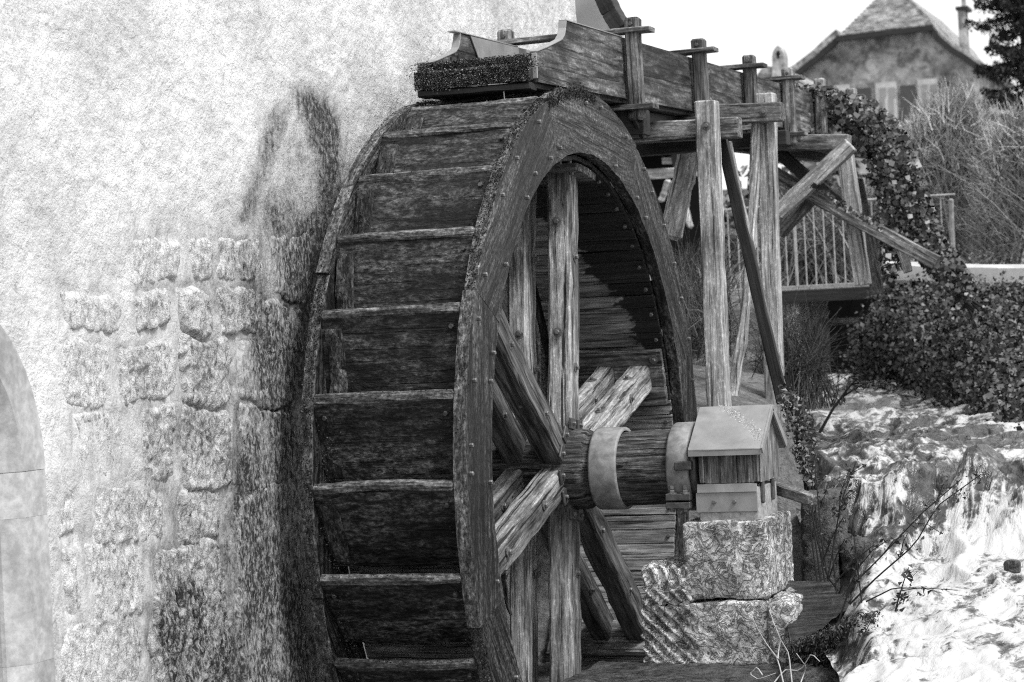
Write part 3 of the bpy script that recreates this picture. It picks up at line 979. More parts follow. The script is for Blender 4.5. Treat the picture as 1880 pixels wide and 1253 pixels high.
# moss on the wheel: tufts in the bucket corners and along the rims
rs = np.random.RandomState(11)
mv = Soup()
def blades(P, n, length, rs, normal, width=.10, droop=.6):
    Vv = []
    nr = np.asarray(normal) + rs.randn(len(P), 3) * .55
    nr /= np.linalg.norm(nr, axis=1)[:, None]
    L = (length * (.4 + rs.rand(len(P))))[:, None]
    t = np.cross(nr, rs.randn(len(P), 3)); t /= np.linalg.norm(t, axis=1)[:, None]
    w = L * width
    p1 = P + nr * L * .55; p2 = P + nr * L - np.array([0, 0, 1]) * L * droop * .4
    V = np.stack([P - t * w, P + t * w, p1 + t * w * .8, p1 - t * w * .8, p2], 1)
    i = np.arange(len(P)) * 5
    F = np.concatenate([np.stack([i, i + 1, i + 2, i + 3], -1), np.stack([i + 3, i + 2, i + 4, i + 4], -1)])
    return V.reshape(-1, 3), F[:len(P)], rs.rand(len(P))


pts, nms = [], []
for k in range(NB):
    th = (1.4 + 12 * k + 180) % 360 - 180
    if -36 < th < 84:
        for c_, n_, X0 in ((420, 1, -.70), (190, 1, -.10)):
            dens = 1.6 if th < 20 else .7
            for q in range(int(c_ * dens)):
                f = rs.beta(1.2, 2)
                pts.append(wp(1.99 - .15 * f + rs.randn() * .012, th - 10.5 * rs.beta(2, .8) * f * 1.0 - rs.rand() * 10 * (rs.rand() < .5), X0 + rs.randn() * .03)); nms.append(wp(1, th, .0))
        for q in range(500):
            pts.append(wp(2.0 + rs.randn() * .006, th + rs.uniform(0, .9), rs.uniform(-.76, -.07))); nms.append(wp(1, th + 40, 0))
for X0 in (-TH / 2, -WID + TH / 2):
    for q in range(9000):
        dg = rs.uniform(-35, 110)
        pts.append(wp(2.0 + rs.randn() * .006, dg, X0 + rs.uniform(-.03, .03))); nms.append(wp(1, dg, 0))
for q in range(3000):
    dg = rs.uniform(72, 96)
    pts.append(wp(1.985 + rs.randn() * .02, dg, rs.uniform(-.01, .006))); nms.append(wp(1, dg, .6))
V, F, A = blades(np.array(pts), 0, .012, rs, np.array(nms), .2)
mv.add(V, F, A * .55)
tag(link('moss', mv.mesh('moss', M['moss']), None, wheel), None, None, None, 'stuff')

# ------------------------------------------------------------------ flume
flume = root('flume', (-.42, 3, 2.0), 'raised plank flume with posts and ties feeding the top of the wheel', 'flume')
FX0, FX1 = -.76, -.10


def ztop(Y): return 2.395 + .024 * Y
def zbot(Y): return 2.035 + .030 * Y


def side_board(X, pts_top, pts_bot, name, mat, th=.035, parent=None):
    """plank cut to an outline on a plane of constant X"""
    out = list(pts_top) + list(pts_bot)[::-1]
    cy = np.mean([p[0] for p in out]); cz = np.mean([p[1] for p in out])
    # local frame: x along the flume (world Y), y up, z outwards
    V = [(y - cy, z - cz, s * th / 2) for s in (-1, 1) for (y, z) in out]
    n = len(out)
    F = [tuple(range(n))[::-1], tuple(n + k for k in range(n))] + [(k, (k + 1) % n, n + (k + 1) % n, n + k) for k in range(n)]
    me = mk_mesh(name, V, F, mat)
    Mx = Matrix(((0, 0, 1, X), (1, 0, 0, cy), (0, 1, 0, cz), (0, 0, 0, 1)))
    return link(name, me, Mx, parent or flume)


front = [(-.45, 2.178), (-.30, 2.212), (-.12, 2.258), (-.02, 2.285), (.03, 2.315), (.055, 2.355), (.07, 2.395)]
for X, sh in ((FX1 - .02, 0.0), (FX0, .09)):
    top = [(y + sh, z) for y, z in front]
    mb = .085
    # front boards: lower rail, then the upper board with its stepped end
    zb = lambda Y: zbot(Y)
    side_board(X + (.006 if X > -.4 else 0), [(-.45 + sh, zb(-.45) + mb), (1.10, zb(1.10) + mb)], [(-.45 + sh, zb(-.45)), (1.10, zb(1.1))], 'lower_board', M['flume'])
    side_board(X, top + [(1.10, ztop(1.1))], [(-.45 + sh, zb(-.45) + mb + .003), (1.10, zb(1.1) + mb + .003)], 'side_board', M['flume'])
    ys = [1.103, 2.58, 3.1, 4.0, 5.25, 6.2, 7.6, 9.0]
    for a, b in zip(ys[:-1], ys[1:]):
        a2, b2 = a + .002, b - .002
        f1 = .45
        side_board(X, [(a2, ztop(a2)), (b2, ztop(b2))], [(a2, zb(a2) + .16), (b2, zb(b2) + .16)], 'side_board', M['flume'])
        side_board(X + .003, [(a2, zb(a2) + .157), (b2, zb(b2) + .157)], [(a2, zb(a2)), (b2, zb(b2))], 'lower_board', M['flume'])
    # zinc capping strip along the top edge
    cap = [(y, z + .003) for y, z in top]
    for (ya, za), (yb, zb_) in zip(cap[:-1], cap[1:]):
        board('edge_cap', (X, ya, za), (X, yb, zb_), .044, .006, M['zinc'], flume, (0, -(zb_ - za), yb - ya), .001, 1, 0)
    board('edge_cap', (X, .07, ztop(.07) + .005), (X, 1.1, ztop(1.1) + .003), .044, .006, M['zinc'], flume, (0, 0, 1), .001, 2, 0)
# zinc lining on the inside of the far wall, its front edge cut at a slant
side_board(FX0 + .024, [(.30, ztop(.3) - .004), (2.6, ztop(2.6) - .004)], [(.62, zbot(.6) + .02), (2.6, zbot(2.6) + .02)], 'zinc_lining', M['zinc'], .006)
for k in range(4):
    y = -.26 + .125 * k
    board('lining_seam', (FX0 + .022, y, zbot(y) + .04), (FX0 + .022, y, 2.19 + .25 * (y + .26)), .012, .012, M['flume'], flume, (1, 0, 0), .002, 1, 0)
# bent zinc at the near mouth corner
board('mouth_flashing', (FX1 - .02, -.462, 2.04), (FX1 - .02, -.462, 2.172), .05, .012, M['zinc'], flume, (0, 1, 0), .003, 2, 0)
board('mouth_flashing', (FX0, -.372, 2.05), (FX0, -.372, 2.19), .05, .012, M['zinc'], flume, (0, 1, 0), .003, 2, 0)
for k in range(9):
    a, b = -.43 + k * 1.15, -.43 + (k + 1) * 1.15 - .004
    for j in range(3):
        x0 = FX0 + .02 + j * .205
        board('floor_board', (x0 + .1, a, zbot(a) - .012), (x0 + .1, b, zbot(b) - .012), .2, .028, M['flume'], flume, (0, 0, 1), .003, 2, .001)
for x in (-.66, -.24):
    board('stringer', (x, -.1, zbot(-.1) - .068), (x, 9.2, zbot(9.2) - .068), .09, .075, M['black_wood'], flume, (0, 0, 1), .005, 8, .003)
# mossy beams at the mouth
for (z, y, hh) in ((2.068, -.48, .085), (2.142, -.42, .055)):
    board('mouth_beam', (FX0 + .01, y, z + .006), (FX1 - .02, y, z - .004), .09, hh, M['ring'], flume, (0, 0, 1), .015, 10, .005)
board('mouth_beam', (FX0 + .015, -.46, 2.008), (FX1 - .02, -.46, 2.0), .11, .04, M['black_wood'], flume, (0, 0, 1), .008, 6, .003)
pts, nms = [], []
for q in range(30000):
    u = rs.rand(); x = FX0 + .01 + u * (FX1 - FX0 - .03)
    fr = rs.rand()
    if fr < .62: p = (x, -.528 + rs.randn() * .004, 2.028 + .088 * rs.rand()); nn = (0, -1, -.35)
    elif fr < .78: p = (x, -.50 + .05 * rs.rand(), 2.115); nn = (0, -.4, .8)
    else: p = (x, -.468 + rs.randn() * .004, 2.115 + .055 * rs.rand()); nn = (0, -1, .1)
    pts.append(p); nms.append(nn)
for cx_, cz_, nq in ((-.60, 2.05, 1200), (-.72, 2.13, 300), (-.14, 2.11, 1000)):
    for q in range(nq): pts.append((cx_ + rs.randn() * .035, -.535, cz_ + rs.randn() * .018)); nms.append((0, -1, -.2))
ms = Soup(); V, F, A = blades(np.array(pts), 0, .015, rs, np.array(nms), .13, 1.0); ms.add(V, F, A)
tag(link('mouth_moss', ms.mesh('mouth_moss', M['moss']), None, flume), None, None, None, 'stuff')
# frames round the flume
for k, Y in enumerate((1.15, 2.62, 3.98, 5.21, 6.35, 7.6)):
    zt, zb = ztop(Y), zbot(Y)
    for X in (FX1 + .055, FX0 - .065):
        po = board('frame_post', (X, Y, zb - .13), (X, Y, zt + .112), .085, .09, M['beam'] if k != 1 else M['spoke_dark'], flume, (0, 1, 0), .012, 5, .003)
        bolt((X, Y - .048, zt + .07), (0, -1, 0), po, BOLT_D, 'peg')
    board('tie_bar', (FX0 - .20, Y - .005, zt + .035), (FX1 + .17, Y - .005, zt + .035), .13, .028, M['beam'], flume, (0, 0, 1), .004, 5, .002)
    board('tie_bar', (FX0 - .18, Y - .005, zb - .055), (FX1 + .17, Y - .005, zb - .055), .13, .03, M['beam'], flume, (0, 0, 1), .004, 5, .002)
board('bracket', (FX1 + .03, 1.15, 2.02), (FX1 + .07, 1.24, 1.86), .12, .03, M['black_wood'], flume, (1, 0, 0))
board('bracket', (-.4, 1.22, 1.93), (FX1 + .09, 1.22, 1.93), .14, .15, M['black_wood'], flume, (0, 0, 1))
# thin thread of falling water
wt = Soup(); wt.tube([(-.27, -.50, 2.02), (-.268, -.505, 1.96), (-.262, -.51, 1.88), (-.26, -.512, 1.80)], .0025, .0015, 5, .9)
tag(link('water_thread', wt.mesh('water_thread', M['root'])), 'thin thread of water dripping from the mossy flume mouth', 'water')

# ------------------------------------------------------------------ trestles under the flume
t1 = root('front_trestle', (.15, 1.9, .2), 'pale upright post and cross beam nearest the wheel with a black brace', 'trestle')
Y1 = 1.9
pa, pb = U(1297, 186, Y=Y1), U(1321, 770, Y=Y1)
p1 = board('post', pb + (pb - pa) * .15, pa, .125, .12, M['post'], t1, (0, 1, 0), .008, 14, .006)
bolt(U(1297, 231, Y=Y1 - .063), (0, -1, 0), p1)
board('cross_beam', (-.95, Y1 + .13, 1.955), (U(1349, 232, Y=Y1)[0], Y1 + .13, U(1349, 232, Y=Y1)[2]), .12, .125, M['beam'], t1, (0, 0, 1), .006, 8, .004)
board('post', (-.9, Y1, 0), (-.86, Y1, 1.9), .12, .12, M['post'], t1, (0, 1, 0))
board('brace', U(1324, 250, Y=2.12), U(1438, 740, Y=2.12), .07, .05, M['black_wood'], t1, (0, 1, 0), .005, 12, .006)
board('brace_backing', U(1334, 262, Y=2.2), U(1444, 740, Y=2.2), .05, .05, M['beam'], t1, (0, 1, 0), .005, 10, .006)
t2 = root('middle_trestle', (.25, 3.3, .2), 'pale post with a cross beam and thin barked strut, second from the wheel', 'trestle')
Y2 = 3.3
pa, pb = U(1407, 172, Y=Y2), U(1424, 760, Y=Y2)
p2 = board('post', pb + (pb - pa) * .1, pa, .115, .11, M['post'], t2, (0, 1, 0), .008, 14, .006)
bb = board('cross_beam', (-.07, Y2 - .12, U(1330, 212, Y=Y2)[2]), (U(1444, 208, Y=Y2)[0], Y2 - .12, U(1444, 208, Y=Y2)[2]), .11, .125, M['beam'], t2, (0, 0, 1), .006, 6, .003)
bolt(U(1402, 206, Y=Y2 - .18), (0, -1, 0), bb)
board('cross_beam', (-.95, Y2 + .12, zbot(Y2) - .17), (.33, Y2 + .12, zbot(Y2) - .17), .11, .1, M['black_wood'], t2, (0, 0, 1), .006, 6, .003)
board('strut', U(1388, 225, Y=3.25), U(1343, 745, Y=3.0), .06, .065, M['post'], t2, (0, 1, 0), .012, 14, .012)
board('post', (-.95, Y2, .1), (-.9, Y2, 2.0), .11, .11, M['post'], t2, (0, 1, 0))
board('leaning_leg', U(1272, 255, Y=4.4), U(1232, 440, Y=4.4), .15, .14, M['post'], t2, (0, 1, 0), .03, 10, .012)
t3 = root('far_trestle', (.2, 6.0, 1.0), 'crossed diagonal beams and legs of the trestle half under the ivy', 'trestle')
board('brace', U(1428, 392, Y=5.9), U(1562, 266, Y=5.9), .12, .10, M['post'], t3, (0, 1, 0), .006, 8, .004)
board('brace', U(1420, 318, Y=6.1), U(1720, 482, Y=6.1), .11, .10, M['beam'], t3, (0, 1, 0), .006, 10, .004)
board('brace', U(1418, 270, Y=6.7), U(1600, 420, Y=6.7), .10, .10, M['black_wood'], t3, (0, 1, 0), .006, 8, .004)
board('leg', U(1552, 285, Y=6.2), U(1584, 524, Y=6.2), .12, .12, M['post'], t3, (0, 1, 0), .006, 8, .004)
board('leg', U(1572, 330, Y=7.0), U(1612, 540, Y=7.0), .1, .1, M['beam'], t3, (0, 1, 0), .006, 8, .004)
board('leg', U(1640, 420, Y=6.6), U(1668, 500, Y=6.6), .07, .07, M['post'], t3, (0, 1, 0), .006, 6, .004)
board('cross_beam', U(1390, 262, Y=6.0), U(1560, 262, Y=6.0), .14, .12, M['beam'], t3, (0, 0, 1))
board('cross_beam', U(1430, 430, Y=7.2), U(1520, 330, Y=7.2), .10, .10, M['beam'], t3, (0, 0, 1))

# ------------------------------------------------------------------ pier, bearing house, ledges
pier = root('stone_pier', (.7, 0, -1.0), 'rough limestone pier of stacked blocks carrying the bearing box', 'pier')
def grooves(Wp):
    m = (1 - sstep(.50, .62, Wp[:, 0])) * (Wp[:, 1] < -.2)
    u = (Wp[:, 0] + (.75 + .25 * np.sign(-.6 - Wp[:, 2])) * Wp[:, 2]) * 2 * math.pi / .066 + fbm(Wp, 4, 3, 3) * 2.2
    return -m * np.clip(.015 + .03 * fbm(Wp, 5, 3, 8), 0, .03) * (1 - sstep(-.2, .7, np.sin(u)))
rough_block('block', .50, .95, -.30, .28, -.662, -.268, M['stone'], pier, .016, .02, .012, 21)
rough_block('block', .262, .94, -.33, .30, -1.00, -.672, M['stone'], pier, .020, .02, .012, 22, grooves)
rough_block('block', .28, .55, -.325, .10, -.70, -.478, M['stone'], pier, .022, .03, .012, 23, grooves)
rough_block('block', .93, 1.09, -.36, .10, -1.10, -.66, M['stone'], pier, .040, .05, .014, 24)
ledge = rough_block('ledge', .0, 1.06, -1.15, -.25, -1.25, -.985, M['rock_dark'], None, .018, .03, .02, 25)
tag(ledge, 'flat wet dark ledge at the foot of the stone pier', 'ledge')
c0, c1, c2, c3 = U(1430, 1066, Y=.16), U(1518, 1067, Y=.12), U(1566, 1114, Y=-.25), U(1452, 1182, Y=-.58)
un, vn = np.meshgrid(np.linspace(0, 1, 60), np.linspace(0, 1, 60)); un, vn = un[..., None], vn[..., None]
sp_ = (c0 * (1 - un) + c1 * un) * (1 - vn) + (c3 * (1 - un) + c2 * un) * vn
rg = fbm(sp_, 9, 4, 211)[..., None]
sp_ = sp_ + (c3 - c0) * rg * .09 * vn ** 3 + np.array([0, 0, 1]) * (fbm(sp_ * [1, .3, 1], 16, 3, 213)[..., None] * .008)
top_ = sp_.reshape(-1, 3); bot_ = top_ - [0, -.02, .06]
fs = grid_faces(60, 60); ix = np.arange(3600).reshape(60, 60)
ed = np.concatenate([ix[0, :], ix[1:, -1], ix[-1, :-1][::-1], ix[1:-1, 0][::-1]])
sk = np.stack([ed, np.roll(ed, -1), np.roll(ed, -1) + 3600, ed + 3600], -1)
slab = link('ledge', mk_mesh('ledge', np.concatenate([top_, bot_]), np.concatenate([fs, fs[:, ::-1] + 3600, sk]), M['wet_plank'], True))
tag(slab, 'wet dark slab with water running over it, right of the pier', 'ledge')
dr = rough_block('weir_wall', .97, 1.16, .35, .75, -.75, -.18, M['rock_dark'], None, .04, .04, .02, 27)
tag(dr, 'dark mossy block of masonry just behind the pier', 'wall')
lr = rough_block('bank_rock', 1.1, 1.5, -.95, -.35, -1.5, -.93, M['rock_dark'], None, .06, .08, .025, 28)
tag(lr, 'mossy dark rock below the wet slab at the lower edge', 'rock')
lr2 = rough_block('bank_rock', 1.25, 1.72, -2.0, -1.0, -1.6, -1.0, M['rock_dark'], None, .07, .1, .025, 29)
tag(lr2, 'dark wet rock shelf at the bottom edge beside the foam', 'rock')
bm = board('old_beam', U(1412, 890, Y=.45), U(1492, 918, Y=-.02), .055, .06, M['beam'], None, (0, 0, 1))
tag(bm, 'short old timber sticking out behind the bearing box towards the stream', 'beam')

bh = root('bearing_box', (.75, 0, -.268), 'small wooden box with a zinc gable roof covering the axle bearing', 'box')
bx0, bx1, by0, by1, bz0, bz1 = .595, .905, -.22, .22, -.078, .115
nfr = 3
for k in range(nfr):
    w = (bx1 - bx0 - .05) / nfr
    x = bx0 + .025 + w * (k + .5)
    board('front_board', (x, by0, bz0), (x, by0, bz1), w - .002, .02, M['box_wood'], bh, (0, 1, 0), .002, 3, .001)
for x in (bx0 + .012, bx1 - .012):
    board('corner_post', (x, by0 - .002, bz0 + .004), (x, by0 - .002, bz1), .024, .03, M['box_wood'], bh, (0, 1, 0), .003, 3, .001)
for sx_, nm in ((bx1 - .004, 'side_panel'), (bx0 + .006, 'side_panel')):
    V = [(0, by0 + .012, bz0), (0, by1, bz0), (0, by1, bz1 - .01), (0, 0, .275), (0, by0 + .012, bz1 - .01)]
    V2 = [(v[2] - .1, v[1], .01 * s) for s in (-1, 1) for v in V]
    F = [(0, 1, 2, 3, 4), (9, 8, 7, 6, 5)] + [(k, 5 + k, 5 + (k + 1) % 5, (k + 1) % 5) for k in range(5)]
    link(nm, mk_mesh(nm, V2, F, M['box_wood']), Matrix(((0, 0, 1, sx_), (0, 1, 0, 0), (1, 0, 0, .1), (0, 0, 0, 1))), bh)
board('back_board', (bx0, by1, .02), (bx1, by1, .02), .19, .02, M['box_wood'], bh, (0, 1, 0))
ez, rz, ey = .092, .300, .275
for s in (-1, 1):
    a = np.array([0, s * ey, ez]); r = np.array([0, 0, rz]); mid = (a + r) / 2; nn = np.cross([1, 0, 0], r - a); nn = nn if nn[2] > 0 else -nn
    L = np.linalg.norm(r - a)
    rp = board('roof_panel', mid + [.553, 0, 0], mid + [.935, 0, 0], L + .006, .018, M['zinc'], bh, nn, .003, 4, .001)
    board('eave_strip', (.553, s * (ey + .001), ez - .012), (.935, s * (ey + .001), ez - .012), .008, .03, M['zinc'], rp, (0, 0, 1), .001, 2, 0)
    for x in (.95 - .012,):
        board('verge_strip', (x, s * (ey + .002), ez - .008), (x, 0, rz - .008), .01, .036, M['zinc'], rp, nn, .001, 2, 0)
box('plinth', .585, .895, -.225, .2, -.272, -.10, M['concrete'], bh, .006, .002)
pl = box('zinc_apron', .572, .892, -.236, -.228, -.225, -.125, M['zinc'], bh, .002, 0)
board('zinc_apron', (.58, -.232, -.104), (.892, -.232, -.104), .012, .046, M['zinc'], bh, (0, .25, 1), .002, 2, 0)
for x in (.668, .775): bolt((x, -.237, -.172), (0, -1, 0), pl, BOLT_S, 'rivet')
for y in (-.16, .06):
    board('strap_bolt', (.905, y, -.19), (.905, y, -.07), .022, .022, M['metal_dark'], bh, (0, 1, 0), .008, 3, .001)
# white lichen streak on the roof
rs2 = np.random.RandomState(5)
q = np.linspace(0, 1, 1600)
lx = .66 + .26 * q + rs2.randn(1600) * .011; ly = -.02 - .20 * q ** 1.6 + rs2.randn(1600) * .012
lz = rz + ly / ey * (rz - ez) + .012
ls = Soup(); V, F, A = leaves(np.stack([lx, np.minimum(ly, -.005), lz], -1), np.full(1600, .0045), rs2, (0, -.6, .75), .15, .8, .05); ls.add(V, F, A)
tag(link('lichen', ls.mesh('lichen', M['twig']), None, bh), None, None, None, 'stuff')

# ------------------------------------------------------------------ bridge and opening
BY = 11.0
br = root('footbridge', (-1.2, BY, 1.0), 'low footbridge with thin upright railings across the stream', 'bridge')
zd = float(U(1500, 523, Y=BY)[2])
xl, xr = float(U(1300, 525, Y=BY)[0]), float(U(1760, 520, Y=BY)[0])
box('deck', xl, xr, BY, BY + 1.2, zd - .05, zd, M['concrete'], br)
box('edge_beam', xl, xr, BY - .03, BY + .1, zd - .17, zd - .05, M['black_wood'], br)
for bz in (zd + .81,):
    board('top_rail', (xl, BY + .05, bz), (xr, BY + .05, bz), .035, .02, M['rail'], br, (0, 0, 1))
nb = int((xr - xl) / .098)
for k in range(nb):
    x = xl + .03 + k * .098
    board('baluster', (x, BY + .05, zd), (x, BY + .05, zd + .8), .013 if k % 9 else .03, .013, M['rail'], br, (0, 1, 0), .004, 1, 0)
abut = root('bridge_abutment', (-2.4, BY, .2), 'rough stone abutment below the left end of the footbridge', 'wall')
rough_block('masonry', -3.4, -1.35, BY + .05, BY + .9, -.5, zd - .06, M['stone'], abut, .05, .05, .05, 31)
shade_panel = box('culvert_shade_panel', -1.5, .2, BY + 2.2, BY + 2.3, -.3, 1.1, M['dark'], None); tag(shade_panel, 'near-black panel standing in for the shade inside the culvert under the footbridge', 'wall')  # panel added to close the opening, its shade put into the colour
pipe = board('pipe', U(1505, 592, Y=BY + .6), U(1580, 588, Y=BY + .6), .07, .07, M['beam'], None, (0, 0, 1), .02); tag(pipe, 'pale pipe crossing the dark opening below the footbridge', 'pipe')

# parapet and fence above the right bank
pw = root('parapet_wall', (.6, 9.6, 1.0), 'low pale rendered wall behind the ivy on the right bank', 'wall')
a, b = U(1628, 500, Y=9.9), U(2000, 508, Y=9.3)
board('wall_body', a, b, .22, .2, M['parapet'], pw, (0, 0, 1), .03, 10, .006)
rocks = rough_block('boulder', -.42, -.12, 11.4, 11.7, 1.0, 1.2, M['stone'], None, .03, .08, .03, 37); tag(rocks, 'pale boulder behind the bridge railing', 'rock')
fence = root('wire_fence', (1.3, 10.2, 1.1), 'wire mesh fence on a pale steel post above the right bank', 'fence')
fp = U(1746, 365, Y=10.2), U(1752, 500, Y=10.2)
board('fence_post', fp[1], fp[0], .05, .05, M['metal'], fence, (0, 1, 0), .015)
fw = Soup()
x0f, x1f, z0f, z1f = fp[1][0] - .1, fp[1][0] + 1.6, float(fp[1][2]) - .02, float(fp[1][2]) + .62
for k in range(-10, 26):
    for s in (1, -1):
        xa = x0f + k * .068; pts = []
        za, zb_ = z0f, z1f
        xb = xa + s * (z1f - z0f)
        t0, t1_ = 0.0, 1.0
        pa_, pb_ = np.array([xa, 10.2, za]), np.array([xb, 10.2 + .01 * s, zb_])
        dx_ = pb_[0] - pa_[0]
        lo, hi = sorted(((x0f - xa) / dx_, (x1f - xa) / dx_))
        t0, t1_ = max(0, lo), min(1, hi)
        if t1_ > t0 + .02: fw.tube([pa_ + (pb_ - pa_) * t0, pa_ + (pb_ - pa_) * t1_], .003, .003, 3, .4)
link('wire_mesh', fw.mesh('wire_mesh', M['brush']), None, fence)

# ------------------------------------------------------------------ houses beyond
HY = 65.0
house = root('stone_house', (-10, HY, 4), 'old rendered house with half hipped tile roof and dark shutters on the hill', 'house')
def facade_pt(px, py, y=HY): return U(px, py, Y=y)
outline = [(1473, 320), (1473, 132), (1492, 116), (1512, 100), (1530, 84), (1548, 70), (1702, 52), (1722, 72), (1748, 92), (1770, 102), (1787, 116), (1790, 320)]
pf = [facade_pt(*p) for p in outline]; pbk = [p + np.array([0, 9, 0]) for p in pf]; n = len(pf)
link('wall', mk_mesh('house_wall', [tuple(p) for p in pf + pbk], [tuple(range(n))[::-1], tuple(n + k for k in range(n))] + [(k, (k + 1) % n, n + (k + 1) % n, n + k) for k in range(n)], M['house_wall']), None, house)
roofm = M['house_roof']
lft_ = [(1440, 144), (1470, 124), (1500, 101), (1522, 80), (1543, 62), (1625, -18)]
rgt_ = [(1802, 121), (1772, 100), (1748, 86), (1722, 64), (1706, 43), (1640, -18)]
for side in (lft_, rgt_):
    for k, ((ax_, ay_), (bx_, by_)) in enumerate(zip(side[:-1], side[1:])):
        yf = HY - .5 if k < 4 else HY + 1.5
        a, b = U(ax_, ay_, Y=HY), U(bx_, by_, Y=HY)
        m_ = (a + b) / 2; L = np.linalg.norm(b - a); nn = np.cross(b - a, [0, 1, 0]); nn = nn if nn[2] > 0 else -nn
        board('roof_slope', (m_[0], yf, m_[2]), (m_[0], HY + 9.5, m_[2]), L + .05, .22, roofm, house, nn, .02, 2, 0)
# hip: courses of tiles, each a strip of its own
apL, apR = U(1628, -20, Y=HY + 1.8), U(1640, -20, Y=HY + 1.8)
eL, eR = U(1541, 66, Y=HY - .5), U(1708, 46, Y=HY - .5)
NC = 16
for k in range(NC):
    t0, t1_ = k / NC, (k + 1) / NC
    a, b = eL + (apL - eL) * t0, eR + (apR - eR) * t0
    c, d = eL + (apL - eL) * t1_, eR + (apR - eR) * t1_
    up = np.array([0, -.05, .05])
    V = [a + up, b + up, d, c, a + up - [0, 0, .07], b + up - [0, 0, .07]]
    link('tile_course', mk_mesh('tile_course', [tuple(v) for v in V], [(0, 1, 2, 3), (4, 5, 1, 0)], roofm), None, house)
board('gutter', eL + [-.1, -.1, -.12], eR + [.1, -.1, -.12], .18, .2, M['black_wood'], house, (0, 0, 1))
for pts_ in (lft_[:5], rgt_[:5]):
    for (ax_, ay_), (bx_, by_) in zip(pts_[:-1], pts_[1:]):
        board('verge_board', U(ax_, ay_ + 7, Y=HY - .55), U(bx_, by_ + 7, Y=HY - .55), .12, .2, M['black_wood'], house, (0, 0, 1))
def wrect(name, x0_, y0_, x1_, y1_, dep, mat, parent, thick=.08):
    a, b = U(x0_, y0_, Y=HY - dep), U(x1_, y1_, Y=HY - dep)
    xm = (a[0] + b[0]) / 2
    return board(name, (xm, HY - dep, min(a[2], b[2])), (xm, HY - dep, max(a[2], b[2])), abs(b[0] - a[0]), thick, mat, parent, (0, 1, 0), .005, 1, 0)
for (x0_, x1_, yt) in ((1612, 1646, 160), (1689, 1722, 154), (1533, 1560, 165)):
    sr = wrect('window_surround', x0_ - 5, yt - 7, x1_ + 5, 250, .03, M['trim'], house)
    wi = wrect('window', x0_, yt, x1_, 245, .08, M['window_frame'], house)
    xm = (x0_ + x1_) / 2
    for (p, q) in ((x0_ + 2, xm - 1.2), (xm + 1.2, x1_ - 2)):
        for (u_, v_) in ((yt + 2, yt + 19), (yt + 21, 240)):
            wrect('pane', p, u_, q, v_, .11, M['glass'], wi, .05)
for (x0_, x1_, yt) in ((1562, 1603, 164), (1652, 1685, 158), (1726, 1749, 151), (1500, 1528, 168)):
    wrect('shutter', x0_, yt, x1_, 250, .12, M['shutter'], house)
wrect('chimney', 1761, 18, 1778, 110, -1.5, M['house_wall'], house, .8)
wrect('chimney_cap', 1758, 16, 1781, 20, -1.4, M['black_wood'], house, 1.0)
wrect('chimney_pot', 1766, -4, 1773, 17, -1.5, M['house_wall'], house, .35)
cot = root('cottage', (-13.5, 48, 4), 'small tiled roof with a round headed stone chimney behind the flume', 'house')
CY = 48
rp_ = [U(1382, 150, Y=CY), U(1402, 120, Y=CY), U(1442, 128, Y=CY), U(1470, 150, Y=CY), U(1470, 260, Y=CY), U(1382, 260, Y=CY)]
n = 6
link('roof', mk_mesh('cottage_roof', [tuple(p) for p in rp_] + [tuple(p + np.array([0, 4, 0])) for p in rp_], [tuple(range(n)), tuple(n + k for k in range(n))[::-1]] + [(k, n + k, n + (k + 1) % n, (k + 1) % n) for k in range(n)], roofm), None, cot)
cy_ = CY - .3
cpx = [(1418, 150), (1417, 105), (1419, 95), (1423, 88), (1428, 84), (1433, 88), (1437, 95), (1439, 105), (1440, 150)]
cp_ = [U(x, y, Y=cy_) for x, y in cpx]; hole_ = [U(1428.5 + 4.5 * math.cos(a), 101 + 8 * math.sin(a), Y=cy_) for a in np.linspace(math.pi, 3 * math.pi, 9)]
n = len(cp_)
Vc = [tuple(p) for p in cp_] + [tuple(p) for p in hole_[:-1]]
# ring of quads round the opening, below it a solid shaft
Fq = []
outer = [1, 2, 3, 4, 5, 6, 7]
ho = [9 + k for k in range(8)]
Fq += [(1, 2, ho[1], ho[0]), (2, 3, ho[1]), (3, 4, ho[2], ho[1]), (4, 5, ho[3], ho[2]), (5, 6, ho[3]), (6, 7, ho[4], ho[3]), (7, 8, ho[5], ho[4]), (8, 0, ho[6], ho[5]), (0, 1, ho[0], ho[7]), (0, ho[7], ho[6])]
nv = len(Vc)
Vall = Vc + [(v[0], v[1] + .5, v[2]) for v in Vc]
Fall = Fq + [tuple(nv + k for k in f[::-1]) for f in Fq] + [(k, nv + k, nv + k + 1, k + 1) for k in range(8)] + [(ho[k], ho[(k + 1) % 8], nv + ho[(k + 1) % 8], nv + ho[k]) for k in range(8)]
link('chimney', mk_mesh('cottage_chimney', Vall, Fall, M['house_wall']), None, cot)
